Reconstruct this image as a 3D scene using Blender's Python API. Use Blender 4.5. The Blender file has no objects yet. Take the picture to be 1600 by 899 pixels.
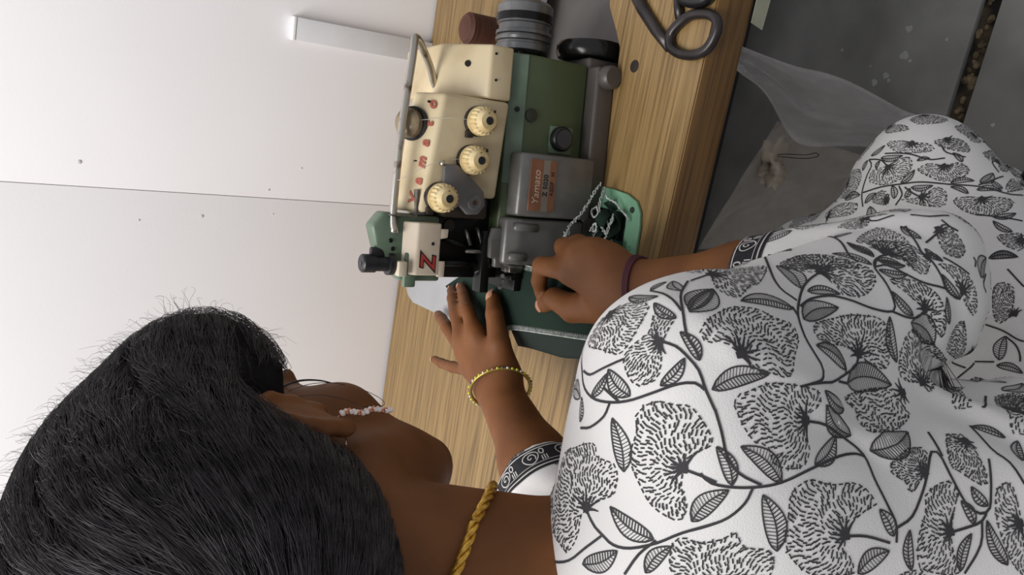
import bpy, bmesh, math, random
import numpy as np
from mathutils import Vector, Matrix
from mathutils.bvhtree import BVHTree
random.seed(7)
RNG = np.random.default_rng(7)
scene = bpy.context.scene
COL = scene.collection

# ------------------------------------------------------------------ camera
PITCH, AZ, FPX, CAMZ = math.radians(33.0), math.radians(18.0), 1200.0, 1.35
h_ = Vector((-math.sin(AZ), math.cos(AZ), 0)); r_ = Vector((math.cos(AZ), math.sin(AZ), 0)); z_ = Vector((0, 0, 1))
fwd = h_ * math.cos(PITCH) - z_ * math.sin(PITCH)
dn = -h_ * math.sin(PITCH) - z_ * math.cos(PITCH)
cam_d = bpy.data.cameras.new('camera'); cam = bpy.data.objects.new('camera', cam_d); COL.objects.link(cam)
M = Matrix.Identity(4)
for i, v in enumerate((dn, r_, -fwd)):
    for j in range(3): M[j][i] = v[j]
M.translation = Vector((0, 0, CAMZ)); cam.matrix_world = M
cam_d.sensor_fit = 'HORIZONTAL'; cam_d.sensor_width = 36.0; cam_d.lens = 36.0 * FPX / 1600.0
cam_d.clip_start = 0.02
scene.camera = cam

# ------------------------------------------------------------------ light
world = bpy.data.worlds.new('room_light'); scene.world = world; world.use_nodes = True
bg = world.node_tree.nodes['Background']; bg.inputs[0].default_value = (0.93, 0.95, 1.0, 1); bg.inputs[1].default_value = 0.40
def area(name, loc, target, size, size_y, power, color=(1, 1, 1)):
    d = bpy.data.lights.new(name, 'AREA'); d.shape = 'RECTANGLE'; d.size = size; d.size_y = size_y; d.energy = power; d.color = color
    o = bpy.data.objects.new(name, d); COL.objects.link(o); o.location = loc
    o.rotation_euler = (Vector(target) - Vector(loc)).to_track_quat('-Z', 'Y').to_euler(); return o
area('ceiling_tube_light', (-0.85, 0.30, 2.85), (-0.35, 0.9, 0.9), 1.6, 1.0, 47, (1.0, 0.985, 0.975))
scene.view_settings.view_transform = 'Standard'; scene.view_settings.look = 'None'
scene.view_settings.exposure = 0.15; scene.view_settings.gamma = 1.0; scene.view_settings.use_curve_mapping = False

# ------------------------------------------------------------------ materials
def lin(c):
    return tuple(((v / 255) / 12.92 if v / 255 <= .04045 else ((v / 255 + .055) / 1.055) ** 2.4) for v in c) + (1.0,)
MATS = {}
def mat(name, col, rough=.5, metal=0., col2=None, scale=20., stretch=(1, 1, 1), bump=0., bscale=None, detail=4, contrast=(.35, .65), spec=.5, sheen=0., alpha=None, trans=0.):
    if name in MATS: return MATS[name]
    m = bpy.data.materials.new(name); m.use_nodes = True; nt = m.node_tree; b = nt.nodes['Principled BSDF']
    b.inputs['Roughness'].default_value = rough; b.inputs['Metallic'].default_value = metal
    b.inputs['Specular IOR Level'].default_value = spec
    b.inputs['Sheen Weight'].default_value = sheen
    if trans: b.inputs['Transmission Weight'].default_value = trans
    tc = nt.nodes.new('ShaderNodeTexCoord'); mp = nt.nodes.new('ShaderNodeMapping'); mp.inputs['Scale'].default_value = stretch
    nt.links.new(tc.outputs['Object'], mp.inputs[0])
    n = nt.nodes.new('ShaderNodeTexNoise'); n.inputs['Scale'].default_value = scale; n.inputs['Detail'].default_value = detail
    nt.links.new(mp.outputs[0], n.inputs['Vector'])
    cr = nt.nodes.new('ShaderNodeValToRGB'); c1 = lin(col); c2 = lin(col2) if col2 else lin([v * .9 for v in col])
    cr.color_ramp.elements[0].position = contrast[0]; cr.color_ramp.elements[1].position = contrast[1]
    cr.color_ramp.elements[0].color = c2; cr.color_ramp.elements[1].color = c1
    nt.links.new(n.outputs[0], cr.inputs[0]); nt.links.new(cr.outputs[0], b.inputs['Base Color'])
    if bump:
        n2 = nt.nodes.new('ShaderNodeTexNoise'); n2.inputs['Scale'].default_value = bscale or scale * 5; n2.inputs['Detail'].default_value = 3
        nt.links.new(mp.outputs[0], n2.inputs['Vector'])
        bp = nt.nodes.new('ShaderNodeBump'); bp.inputs['Strength'].default_value = bump; bp.inputs['Distance'].default_value = .002
        nt.links.new(n2.outputs[0], bp.inputs['Height']); nt.links.new(bp.outputs[0], b.inputs['Normal'])
    if alpha is not None: b.inputs['Alpha'].default_value = alpha
    MATS[name] = m; return m

def wood(name, light, mid, dark, rough=.42):
    m = bpy.data.materials.new(name); m.use_nodes = True; nt = m.node_tree; N = nt.nodes.new; b = nt.nodes['Principled BSDF']; b.inputs['Roughness'].default_value = rough
    tc = N('ShaderNodeTexCoord'); mp = N('ShaderNodeMapping'); mp.inputs['Scale'].default_value = (1.0, 26, 26); nt.links.new(tc.outputs['Object'], mp.inputs[0])
    n1 = N('ShaderNodeTexNoise'); n1.inputs['Scale'].default_value = 2.2; n1.inputs['Detail'].default_value = 6; n1.inputs['Roughness'].default_value = .65; n1.inputs['Distortion'].default_value = .3
    nt.links.new(mp.outputs[0], n1.inputs['Vector'])
    cr = N('ShaderNodeValToRGB'); e = cr.color_ramp.elements
    e[0].position = .30; e[0].color = lin(dark); e[1].position = .72; e[1].color = lin(light); k = e.new(.46); k.color = lin(mid)
    nt.links.new(n1.outputs[0], cr.inputs[0])
    mp2 = N('ShaderNodeMapping'); mp2.inputs['Scale'].default_value = (3, 120, 120); nt.links.new(tc.outputs['Object'], mp2.inputs[0])
    n2 = N('ShaderNodeTexNoise'); n2.inputs['Scale'].default_value = 2.0; n2.inputs['Detail'].default_value = 5; nt.links.new(mp2.outputs[0], n2.inputs['Vector'])
    cr2 = N('ShaderNodeValToRGB'); cr2.color_ramp.elements[0].position = .33; cr2.color_ramp.elements[0].color = (.42, .38, .34, 1); cr2.color_ramp.elements[1].position = .55; cr2.color_ramp.elements[1].color = (1, 1, 1, 1)
    nt.links.new(n2.outputs[0], cr2.inputs[0])
    mx = N('ShaderNodeMix'); mx.data_type = 'RGBA'; mx.blend_type = 'MULTIPLY'; mx.inputs['Factor'].default_value = .8
    nt.links.new(cr.outputs[0], mx.inputs['A']); nt.links.new(cr2.outputs[0], mx.inputs['B']); nt.links.new(mx.outputs['Result'], b.inputs['Base Color'])
    bp = N('ShaderNodeBump'); bp.inputs['Strength'].default_value = .12; bp.inputs['Distance'].default_value = .001; nt.links.new(n2.outputs[0], bp.inputs['Height']); nt.links.new(bp.outputs[0], b.inputs['Normal'])
    return m

# ------------------------------------------------------------------ mesh helpers
def add(name, me, m, parent=None, smooth=False):
    if smooth: me.shade_smooth()
    o = bpy.data.objects.new(name, me); COL.objects.link(o)
    if m: me.materials.append(m)
    if parent: o.parent = parent
    return o
def empty(name, loc=(0, 0, 0), rz=0):
    o = bpy.data.objects.new(name, None); o.empty_display_size = .05; COL.objects.link(o); o.location = loc; o.rotation_euler = (0, 0, rz); return o
def tag(o, label=None, cat=None, group=None, kind=None):
    if label: o['label'] = label
    if cat: o['category'] = cat
    if group: o['group'] = group
    if kind: o['kind'] = kind
    return o
def bm_mesh(bm, name='mesh', bevel=0., seg=2, angle=30):
    bmesh.ops.recalc_face_normals(bm, faces=bm.faces)
    if bevel:
        ed = [e for e in bm.edges if len(e.link_faces) == 2 and e.calc_face_angle(0) > math.radians(angle)]
        bmesh.ops.bevel(bm, geom=ed, offset=bevel, segments=seg, affect='EDGES', profile=.5, clamp_overlap=True)
    me = bpy.data.meshes.new(name); bm.to_mesh(me); bm.free()
    me.set_sharp_from_angle(angle=math.radians(40)) if bevel else None
    return me
def prism_bm(bm, polyA, polyB):
    """loft between two equal-length 3D polygons, capped"""
    a = [bm.verts.new(p) for p in polyA]; b = [bm.verts.new(p) for p in polyB]; n = len(a)
    bm.faces.new(a); bm.faces.new(b[::-1])
    for i in range(n): bm.faces.new((a[i], b[i], b[(i + 1) % n], a[(i + 1) % n]))
def box(name, lo, hi, m, parent=None, bevel=.0015, seg=2):
    bm = bmesh.new(); (x0, y0, z0), (x1, y1, z1) = lo, hi
    prism_bm(bm, [(x0, y0, z0), (x1, y0, z0), (x1, y1, z0), (x0, y1, z0)], [(x0, y0, z1), (x1, y0, z1), (x1, y1, z1), (x0, y1, z1)])
    return add(name, bm_mesh(bm, name, bevel, seg), m, parent, smooth=bool(bevel))
def prism(name, polyA, polyB, m, parent=None, bevel=.0015, seg=2):
    bm = bmesh.new(); prism_bm(bm, polyA, polyB); return add(name, bm_mesh(bm, name, bevel, seg), m, parent, smooth=bool(bevel))
def frame_of(d):
    d = Vector(d).normalized(); u = Vector((0, 0, 1)) if abs(d.z) < .9 else Vector((1, 0, 0)); a = d.cross(u).normalized(); return d, a, d.cross(a)
def lathe_bm(bm, prof, org, axis, seg=24, flute=0, famp=0., frange=(0, 99)):
    """prof: list of (t, r) along axis"""
    d, a, b = frame_of(axis); org = Vector(org); rings = []
    for k, (t, r) in enumerate(prof):
        ring = []
        for i in range(seg):
            th = 2 * math.pi * i / seg; rr = r
            if flute and frange[0] <= k <= frange[1]: rr = r * (1 + famp * (1 if (i % (seg // flute)) < (seg // flute) / 2 else -1))
            ring.append(bm.verts.new(org + d * t + (a * math.cos(th) + b * math.sin(th)) * rr))
        rings.append(ring)
    for k in range(len(rings) - 1):
        for i in range(seg): bm.faces.new((rings[k][i], rings[k][(i + 1) % seg], rings[k + 1][(i + 1) % seg], rings[k + 1][i]))
    bm.faces.new(rings[0][::-1]); bm.faces.new(rings[-1])
def lathe(name, prof, org, axis, m, parent=None, seg=24, **kw):
    bm = bmesh.new(); lathe_bm(bm, prof, org, axis, seg, **kw); bmesh.ops.recalc_face_normals(bm, faces=bm.faces)
    me = bpy.data.meshes.new(name); bm.to_mesh(me); bm.free(); o = add(name, me, m, parent, True); me.set_sharp_from_angle(angle=math.radians(38)); return o
def smooth_path(pts, n=8, closed=False):
    P = [Vector(p) for p in pts]; out = []; N = len(P)
    for i in range(N if closed else N - 1):
        p0 = P[(i - 1) % N] if closed or i else P[0] * 2 - P[1]; p1 = P[i]; p2 = P[(i + 1) % N]; p3 = P[(i + 2) % N] if closed or i + 2 < N else p2 * 2 - p1
        for k in range(n):
            t = k / n; out.append(.5 * ((2 * p1) + (p2 - p0) * t + (2 * p0 - 5 * p1 + 4 * p2 - p3) * t * t + (3 * p1 - p0 - 3 * p2 + p3) * t ** 3))
    if not closed: out.append(P[-1])
    return out
def tube_bm(bm, pts, r, seg=8, closed=False):
    pts = [Vector(p) for p in pts]; n = len(pts); rings = []; a = None
    for i, p in enumerate(pts):
        t = (pts[(i + 1) % n] - pts[i - 1]) if closed or 0 < i < n - 1 else (pts[1] - pts[0] if i == 0 else pts[-1] - pts[-2])
        if t.length < 1e-9: t = Vector((0, 0, 1))
        t.normalize()
        if a is None: _, a, _b = frame_of(t)
        a = (a - t * a.dot(t)); a = a.normalized() if a.length > 1e-6 else frame_of(t)[1]
        b = t.cross(a); rr = r[i] if isinstance(r, (list, tuple)) else r
        rings.append([bm.verts.new(p + (a * math.cos(2 * math.pi * k / seg) + b * math.sin(2 * math.pi * k / seg)) * rr) for k in range(seg)])
    m = n if closed else n - 1
    for i in range(m):
        A, B = rings[i], rings[(i + 1) % n]
        for k in range(seg): bm.faces.new((A[k], A[(k + 1) % seg], B[(k + 1) % seg], B[k]))
    if not closed: bm.faces.new(rings[0][::-1]); bm.faces.new(rings[-1])
def tube(name, pts, r, m, parent=None, seg=8, closed=False):
    bm = bmesh.new(); tube_bm(bm, pts, r, seg, closed); bmesh.ops.recalc_face_normals(bm, faces=bm.faces)
    me = bpy.data.meshes.new(name); bm.to_mesh(me); bm.free(); return add(name, me, m, parent, True)
def text_mesh(name, s, size, mtx, m, parent=None, extrude=.0003, spacing=1.0, shear=0., bold=0.):
    cu = bpy.data.curves.new('text', 'FONT'); cu.body = s; cu.size = size; cu.extrude = extrude; cu.space_character = spacing; cu.shear = shear; cu.offset = bold
    cu.align_x = 'CENTER'; cu.align_y = 'CENTER'
    o = bpy.data.objects.new('text', cu); COL.objects.link(o); dg = bpy.context.evaluated_depsgraph_get(); me = bpy.data.meshes.new_from_object(o.evaluated_get(dg))
    bpy.data.objects.remove(o); bpy.data.curves.remove(cu); me.transform(mtx); me.name = name; me.materials.clear()
    return add(name, me, m, parent)
def basis(o, x, y):
    x = Vector(x).normalized(); y = Vector(y); y = (y - x * y.dot(x)).normalized(); z = x.cross(y); mm = Matrix.Identity(4)
    for j in range(3): mm[j][0] = x[j]; mm[j][1] = y[j]; mm[j][2] = z[j]
    mm.translation = Vector(o); return mm
def np_mesh(name, V, Q):
    V = np.asarray(V, np.float32); Q = np.asarray(Q, np.int32); me = bpy.data.meshes.new(name); k = Q.shape[1]
    me.vertices.add(len(V)); me.vertices.foreach_set('co', V.ravel()); me.loops.add(Q.size); me.loops.foreach_set('vertex_index', Q.ravel())
    me.polygons.add(len(Q)); me.polygons.foreach_set('loop_start', np.arange(0, Q.size, k, dtype=np.int32)); me.update(calc_edges=True); me.validate(); return me

# ------------------------------------------------------------------ implicit surfaces (for the body, dress, hair volume)
def V3(p): return np.array(p, float)
class Prim:
    def __init__(s, k, sub=False): s.k = k; s.sub = sub
class RC(Prim):          # tapered capsule
    def __init__(s, a, b, ra, rb, k=.02, sub=False): super().__init__(k, sub); s.a, s.b, s.ra, s.rb = V3(a), V3(b), ra, rb
    def d(s, P):
        ba = s.b - s.a; t = np.clip(((P - s.a) @ ba) / max(ba @ ba, 1e-12), 0, 1)
        return np.linalg.norm(P - s.a - t[:, None] * ba, axis=1) - (s.ra + (s.rb - s.ra) * t)
class EL(Prim):          # ellipsoid; R rows = axes
    def __init__(s, c, rad, R=None, k=.02, sub=False): super().__init__(k, sub); s.c, s.rad = V3(c), V3(rad); s.R = np.eye(3) if R is None else np.array(R, float)
    def d(s, P):
        q = (P - s.c) @ s.R.T; k0 = np.linalg.norm(q / s.rad, axis=1); k1 = np.linalg.norm(q / s.rad ** 2, axis=1)
        return np.where(k0 < 1e-6, -s.rad.min(), k0 * (k0 - 1) / np.maximum(k1, 1e-9))
class FN(Prim):          # any distance-like function
    def __init__(s, f, k=.005, sub=True): super().__init__(k, sub); s.f = f
    def d(s, P): return s.f(P)
def combine(prims, P, cols=None):
    d = None
    for i, p in enumerate(prims):
        e = p.d(P)
        if d is None: d = e; continue
        if p.sub:
            e = -e; hh = np.maximum(p.k - np.abs(d - e), 0) / p.k; d = np.maximum(d, e) + hh * hh * p.k * .25
        else:
            hh = np.maximum(p.k - np.abs(d - e), 0) / p.k; d = np.minimum(d, e) - hh * hh * p.k * .25
    return d
def polygonize(name, prims, lo, hi, h, disp=None, dmax=.0, N=20):
    lo, hi = V3(lo), V3(hi); nb = np.ceil((hi - lo) / (h * N)).astype(int); gi = np.stack(np.meshgrid(*[np.arange(n) for n in nb], indexing='ij'), -1).reshape(-1, 3)
    cen = lo + (gi + .5) * h * N; hd = h * N * .5 * math.sqrt(3)
    D = np.stack([p.d(cen) for p in prims], 1); un = np.array([not p.sub for p in prims]); dm = D[:, un].min(1); ks = np.array([p.k for p in prims])
    act = np.where((dm < hd + .04) & (dm > -hd - .13))[0]
    # blocks: keep those near the zero set, with only the primitives that matter there
    S = (nb * N + 4)[None]; dims = (nb * N + 4).astype(np.int64)
    key = lambda I: ((I[..., 0] + 1) * dims[1] + (I[..., 1] + 1)) * dims[2] + (I[..., 2] + 1)
    g = np.stack(np.meshgrid(*[np.arange(N + 1)] * 3, indexing='ij'), -1).reshape(-1, 3)
    KEYS, VERTS, QUADS = [], [], []
    offs = [(0, 0, 0), (1, 0, 0), (0, 1, 0), (1, 1, 0), (0, 0, 1), (1, 0, 1), (0, 1, 1), (1, 1, 1)]
    edges = [(a, b) for a in range(8) for b in range(a + 1, 8) if sum(abs(offs[a][i] - offs[b][i]) for i in range(3)) == 1]
    for bi in act:
        rel = [p for j, p in enumerate(prims) if (D[bi, j] < (hd + p.k if p.sub else dm[bi] + 2 * hd + 2 * p.k + .01))]
        if not rel or rel[0].sub: continue
        base = gi[bi] * N; P = lo + (base + g) * h
        d = combine(rel, P)
        if disp is not None: d = d + disp(P, d)
        if d.min() > 0 or d.max() < 0: continue
        d = d.reshape(N + 1, N + 1, N + 1); ins = d < 0
        c8 = [d[o[0]:o[0] + N, o[1]:o[1] + N, o[2]:o[2] + N] for o in offs]; s8 = sum((c < 0).astype(np.int8) for c in c8)
        ci = np.argwhere((s8 > 0) & (s8 < 8))
        if len(ci):
            vals = np.stack([c[ci[:, 0], ci[:, 1], ci[:, 2]] for c in c8], 1); acc = np.zeros((len(ci), 3)); cnt = np.zeros(len(ci))
            for a, b in edges:
                m = (vals[:, a] < 0) != (vals[:, b] < 0); t = vals[:, a] / np.where(m, vals[:, a] - vals[:, b], 1)
                acc += np.where(m[:, None], np.array(offs[a]) + t[:, None] * (np.array(offs[b]) - np.array(offs[a])), 0); cnt += m
            VERTS.append(lo + (base + ci + acc / cnt[:, None]) * h); KEYS.append(key(base + ci))
        for ax in range(3):
            sl = [slice(0, N)] * 3; s2 = list(sl); s2[ax] = slice(1, N + 1)
            A = ins[tuple(sl)]; B = ins[tuple(s2)]; e = np.argwhere(A != B)
            if not len(e): continue
            u, v = [(1, 2), (2, 0), (0, 1)][ax]; E = base + e; q = []
            for du, dv in ((1, 1), (0, 1), (0, 0), (1, 0)):
                c = E.copy(); c[:, u] -= du; c[:, v] -= dv; q.append(key(c))
            q = np.stack(q, 1); fl = A[e[:, 0], e[:, 1], e[:, 2]]; q[~fl] = q[~fl][:, ::-1]; QUADS.append(q)
    K = np.concatenate(KEYS); V = np.concatenate(VERTS); Q = np.concatenate(QUADS); o = np.argsort(K); K, V = K[o], V[o]
    ix = np.clip(np.searchsorted(K, Q), 0, len(K) - 1); ok = (K[ix] == Q).all(1); Q = ix[ok]
    return V, Q
def relax(V, Q, n=2, lam=.5):
    for _ in range(n):
        acc = np.zeros_like(V); cnt = np.zeros(len(V))
        for i in range(4):
            a, b = Q[:, i], Q[:, (i + 1) % 4]
            for c in range(3): acc[:, c] += np.bincount(a, V[b, c], len(V)) + np.bincount(b, V[a, c], len(V))
            cnt += np.bincount(a, minlength=len(V)) + np.bincount(b, minlength=len(V))
        V = V + lam * (acc / np.maximum(cnt, 1)[:, None] - V)
    return V
# ------------------------------------------------------------------ room
TZ = .75
m_wall = mat('white_wall_board', (248, 245, 246), .55, col2=(244, 241, 242), scale=3, bump=.05, bscale=260)
wall = box('wall_back', (-2.2, 1.262, 0), (1.8, 1.36, 2.7), mat('wall_core', (150, 146, 142), .8), bevel=0); tag(wall, kind='structure')
box('panel', (-2.2, 1.255, 0), (-.2545, 1.262, 2.7), m_wall, wall, bevel=.0006)
box('panel', (-.2535, 1.255, 0), (1.8, 1.262, 2.7), m_wall, wall, bevel=.0006)
for (x, z, s) in ((-.218, 1.27, .0035), (-.289, 1.10, .0032), (-.30, 1.19, .002), (-.24, 1.0, .002), (-.28, .99, .0018), (-.20, .95, .0015)):   # filler blobs along the joint
    lathe('filler_spot', [(0, s), (.0006, s * .8), (.0012, s * .3)], (x, 1.2552, z), (0, -1, 0), mat('filler', (205, 200, 196), .6), wall, seg=10)
bb = box('wall_foot_shade', (-2.2, 1.243, .0), (1.8, 1.2548, .09), mat('under_table_shade', (52, 52, 54), .6), bevel=.002); tag(bb, kind='structure')  # dark strip added along the wall foot, standing in for shade under the table
# white cable trunking on the wall
t = empty('cable_trunking', (0.017, 1.255, .75)); tag(t, 'short white plastic cable trunking standing up the wall behind the machine', 'trunking')
mt = mat('white_plastic', (222, 221, 222), .35, col2=(214, 213, 214))
box('trunking_body', (-.016, -.011, .0005), (.016, 0, .232), mt, t, bevel=.001); box('trunking_lid', (-.0172, -.0135, .0005), (.0172, -.0112, .233), mt, t, bevel=.0008)
box('end_cap', (-.0178, -.0142, .2335), (.0178, 0, .2385), mat('white_cap', (246, 245, 244), .35), t, bevel=.001)

# floor of big dark stone slabs with one open joint
m_fl = mat('dark_stone', (158, 157, 154), .5, col2=(122, 121, 118), scale=5, detail=8, bump=.12, bscale=60)
fl = box('floor', (-2.2, -1.4, -.06), (1.8, 1.36, -.012), mat('joint_dirt', (74, 62, 48), .9, col2=(22, 19, 16), scale=30, contrast=(.42, .6)), bevel=0); tag(fl, kind='structure')
for (x0, x1) in ((-2.2, -.62), (-.617, 1.8)):
    box('slab', (x0, .761, -.014), (x1, 1.255, 0), m_fl, fl, bevel=.002); box('slab', (x0, -1.4, -.014), (x1, .729, 0), m_fl, fl, bevel=.002)
m_pt = mat('paint_splash', (186, 186, 186), .6)
for (x, y, s) in ((.158, .869, .0075), (.121, .893, .0055), (.107, .912, .006), (.15, .855, .003), (.113, .885, .003), (.205, .875, .006), (.06, .68, .003), (.19, .80, .003), (.135, .93, .002), (.16, 1.0, .003)):
    n = 18; pts = [(x + s * (1 + .25 * math.sin(3 * a + x * 50)) * math.cos(a), y + s * (1 + .2 * math.cos(2 * a + y * 40)) * math.sin(a)) for a in [2 * math.pi * i / n for i in range(n)]]
    prism('paint_spot', [(a, b, 0) for a, b in pts], [(a, b, .0006) for a, b in pts], m_pt, fl, bevel=0)
m_deb = mat('debris', (128, 112, 84), .9, col2=(60, 48, 34), scale=60)
for i in range(46):
    x = random.uniform(.03, .3); y = .745 + random.uniform(-.009, .009); s = random.uniform(.003, .008); a = random.uniform(0, 3)
    lathe('debris', [(0, s * .6), (.003, s), (.006, s * .5)], (x, y, -.012), (.2 * math.sin(a), .2 * math.cos(a), 1), m_deb, fl, seg=6)

# ------------------------------------------------------------------ work table
tab = empty('sewing_table', (0, 0, 0)); tag(tab, 'long wood-grain laminate sewing table pushed against the white wall', 'table')
m_wood = wood('wood_laminate', (156, 128, 84), (140, 113, 71), (106, 84, 52))
m_edge = wood('wood_edge_band', (126, 92, 48), (112, 80, 40), (88, 61, 30))
bm = bmesh.new()
outer = [(-.95, .6055), (.62, .6055), (.62, 1.25), (-.95, 1.25)]
hole = [(-.130, .735), (-.061, .7405), (.03, .740), (.056, .744), (.075, .757), (.10, .777), (.13, .79), (.30, .79), (.31, .80), (.31, .99), (.30, 1.0), (-.12, 1.0), (-.13, .99)]
edges = []
for loop in (outer, hole):
    vs = [bm.verts.new((x, y, TZ)) for x, y in loop]
    edges += [bm.edges.new((vs[i], vs[(i + 1) % len(vs)])) for i in range(len(vs))]
bmesh.ops.triangle_fill(bm, edges=edges, use_beauty=True)
ge = bmesh.ops.extrude_face_region(bm, geom=list(bm.faces)); bmesh.ops.translate(bm, verts=[v for v in ge['geom'] if isinstance(v, bmesh.types.BMVert)], vec=(0, 0, -.045))
add('table_top', bm_mesh(bm, 'table_top'), m_wood, tab)
box('edge_band', (-.95, .603, .7), (.62, .6052, TZ - .0006), m_edge, tab, bevel=.0006)
box('under_rail', (-.9, .61, .695), (.57, .63, .7045), mat('dark_board', (52, 46, 40), .8), tab, bevel=0)
box('support_pan', (-.26, .715, .655), (.335, 1.05, .662), mat('grey_sheet', (120, 116, 114), .6, col2=(110, 106, 104)), tab, bevel=0)
m_leg = mat('painted_steel', (66, 68, 70), .5)
for x in (-.9, .57):
    for y in (.66, 1.2): box('leg', (x - .02, y - .02, 0), (x + .02, y + .02, .705), m_leg, tab, bevel=.002)
    box('cross_bar', (x - .015, .68, .12), (x + .015, 1.18, .15), m_leg, tab, bevel=.002)
for dx in (-.26, .335):
    for y in (.73, 1.03): box('hanger', (dx - .004, y - .01, .655), (dx + .004, y + .01, .706), m_leg, tab, bevel=0)
lathe('bolt_hole_disc', [(-.004, .0072), (.0004, .0072), (.0008, .006)], (.037, .711, TZ), (0, 0, 1), mat('hole_shade', (34, 25, 20), .7), tab, seg=14)  # dark disc standing in for the shaded inside of a bolt hole

# ------------------------------------------------------------------ scissors
sc = empty('scissors', (0, 0, TZ)); tag(sc, 'black-handled tailor scissors lying on the table edge beside a bolt hole', 'scissors')
m_sc = mat('blackened_steel', (66, 60, 60), .32, .6, col2=(52, 48, 48), scale=40); m_bl = mat('black_rubber', (22, 21, 22), .4)
ring = [(.0556, .662), (.0475, .645), (.048, .624), (.0575, .6085), (.073, .602), (.088, .6015), (.098, .61), (.1005, .627), (.097, .6445), (.086, .658), (.072, .6665)]
def flat_tube(name, pts, w, hgt, m, parent, z0=.001, closed=False):
    pts = [Vector((p[0], p[1], 0)) for p in pts]; n = len(pts); bm = bmesh.new(); rr = []
    for i, p in enumerate(pts):
        tg = (pts[(i + 1) % n] - pts[i - 1]) if closed or 0 < i < n - 1 else (pts[1] - pts[0] if i == 0 else pts[-1] - pts[-2]); tg.normalize(); nn = Vector((-tg.y, tg.x, 0)); ww = w[i] if isinstance(w, list) else w
        sec = [(-1, .25), (-.75, 0), (.75, 0), (1, .25), (1, .65), (.6, 1), (-.6, 1), (-1, .65)]
        rr.append([bm.verts.new(p + nn * a * ww + Vector((0, 0, z0 + b * hgt))) for a, b in sec])
    for i in range(n if closed else n - 1):
        A, B = rr[i], rr[(i + 1) % n]
        for k in range(8): bm.faces.new((A[k], A[(k + 1) % 8], B[(k + 1) % 8], B[k]))
    if not closed: bm.faces.new(rr[0]); bm.faces.new(rr[-1][::-1])
    return add(name, bm_mesh(bm, name, 0), m, parent, True)
ring = [(.0755 + (x - .074) * .78, y - .010) for x, y in ring]
flat_tube('finger_ring', [tuple(p) for p in smooth_path([(x, y, 0) for x, y in ring], 5, True)], .0052, .009, m_sc, sc, closed=True)
flat_tube('shank', [(.0605, .654), (.078, .683), (.10, .713), (.13, .744)], [.006, .0065, .007, .009], .008, m_sc, sc)
flat_tube('tang', [(.0905, .648), (.1035, .655), (.118, .66)], [.005, .0045, .004], .008, m_sc, sc)
h2 = [(.1150, .6105), (.1085, .622), (.109, .64), (.118, .653), (.140, .657), (.165, .652), (.172, .636), (.165, .618), (.14, .608)]
flat_tube('rubber_ring', [tuple(p) for p in smooth_path([(x, y, 0) for x, y in h2], 5, True)], .0068, .013, m_bl, sc, closed=True)
flat_tube('shank', [(.150, .662), (.153, .70), (.150, .735), (.146, .754)], [.006, .006, .007, .008], .009, m_bl, sc)
lathe('pivot_screw', [(0, .004), (.0125, .004), (.013, .003)], (.142, .757, 0), (0, 0, 1), m_sc, sc, seg=14)
for (a, b, z0) in (((.146, .754), (.235, .868), .001), ((.13, .744), (.262, .842), .0045)):
    flat_tube('blade', [a, ((a[0] + b[0]) / 2, (a[1] + b[1]) / 2), b], [.009, .0075, .001], .003, mat('bright_steel', (170, 168, 166), .25, 1.), sc, z0=z0)

# pale strip tucked under the table edge
ps = prism('cloth_strip', [(.098, .600, .6985), (.165, .600, .6985), (.165, .600, .676), (.094, .600, .680)], [(.098, .6012, .6985), (.165, .6012, .6985), (.165, .6012, .676), (.094, .6012, .680)], mat('pale_cloth', (160, 160, 140), .8), bevel=0)
tag(ps, 'pale strip of cloth hanging below the table edge next to the scissors', 'cloth strip')

# ------------------------------------------------------------------ brown thread spool behind the machine
sp = empty('thread_spool', (.057, 1.012, TZ)); tag(sp, 'spool of dark brown thread standing on the table behind the pulley', 'spool')
m_gf = mat('grey_plastic', (120, 122, 118), .5)
lathe('flange', [(0, .026), (.006, .026), (.007, .024)], (0, 0, 0), (0, 0, 1), m_gf, sp)
prof = [(.007, .021)] + [(.008 + i * .0028, .0215 + (.0007 if i % 2 else 0)) for i in range(20)] + [(.066, .018), (.067, .012)]
lathe('thread_winding', prof, (0, 0, 0), (0, 0, 1), mat('brown_thread', (92, 52, 34), .7, col2=(60, 32, 22), scale=8, stretch=(1, 1, 40)), sp, seg=28)
# ------------------------------------------------------------------ overlock machine (local frame: x to its right, y to the back, z up from the table top)
MY = math.radians(9); MO = Vector((-.07, .743, TZ))
mc = empty('overlock_machine', MO, MY); tag(mc, 'old green and cream overlock sewing machine set into the wooden table', 'sewing machine')
m_gr = mat('green_enamel', (74, 86, 56), .42, col2=(64, 75, 48), scale=14, bump=.06, bscale=300)
m_gp = mat('pale_green_enamel', (98, 116, 98), .38, col2=(84, 102, 82), scale=30)
m_cr = mat('cream_enamel', (204, 187, 152), .42, col2=(178, 158, 122), scale=16, contrast=(.3, .55))
m_cp = mat('pale_cream_enamel', (216, 204, 184), .4, col2=(200, 184, 160), scale=18)
m_gy = mat('grey_hammered', (112, 110, 106), .36, .35, col2=(100, 98, 95), scale=40, bump=.04, bscale=400)
m_dk = mat('oily_iron', (26, 25, 24), .35, .5, col2=(14, 14, 14), scale=40)
m_bk = mat('black_plastic', (26, 26, 30), .38)
m_ch = mat('worn_chrome', (190, 184, 174), .28, 1., col2=(120, 104, 86), scale=70, contrast=(.3, .45))
m_st = mat('dull_steel', (140, 136, 130), .35, .9, col2=(96, 92, 86), scale=60)
def prof(pts, x0, x1, name, m, parent=mc, bevel=.003, pts2=None, seg=3):
    return prism(name, [(x0, a, b) for a, b in pts], [(x1, a, b) for a, b in (pts2 or pts)], m, parent, bevel, seg)
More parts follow.
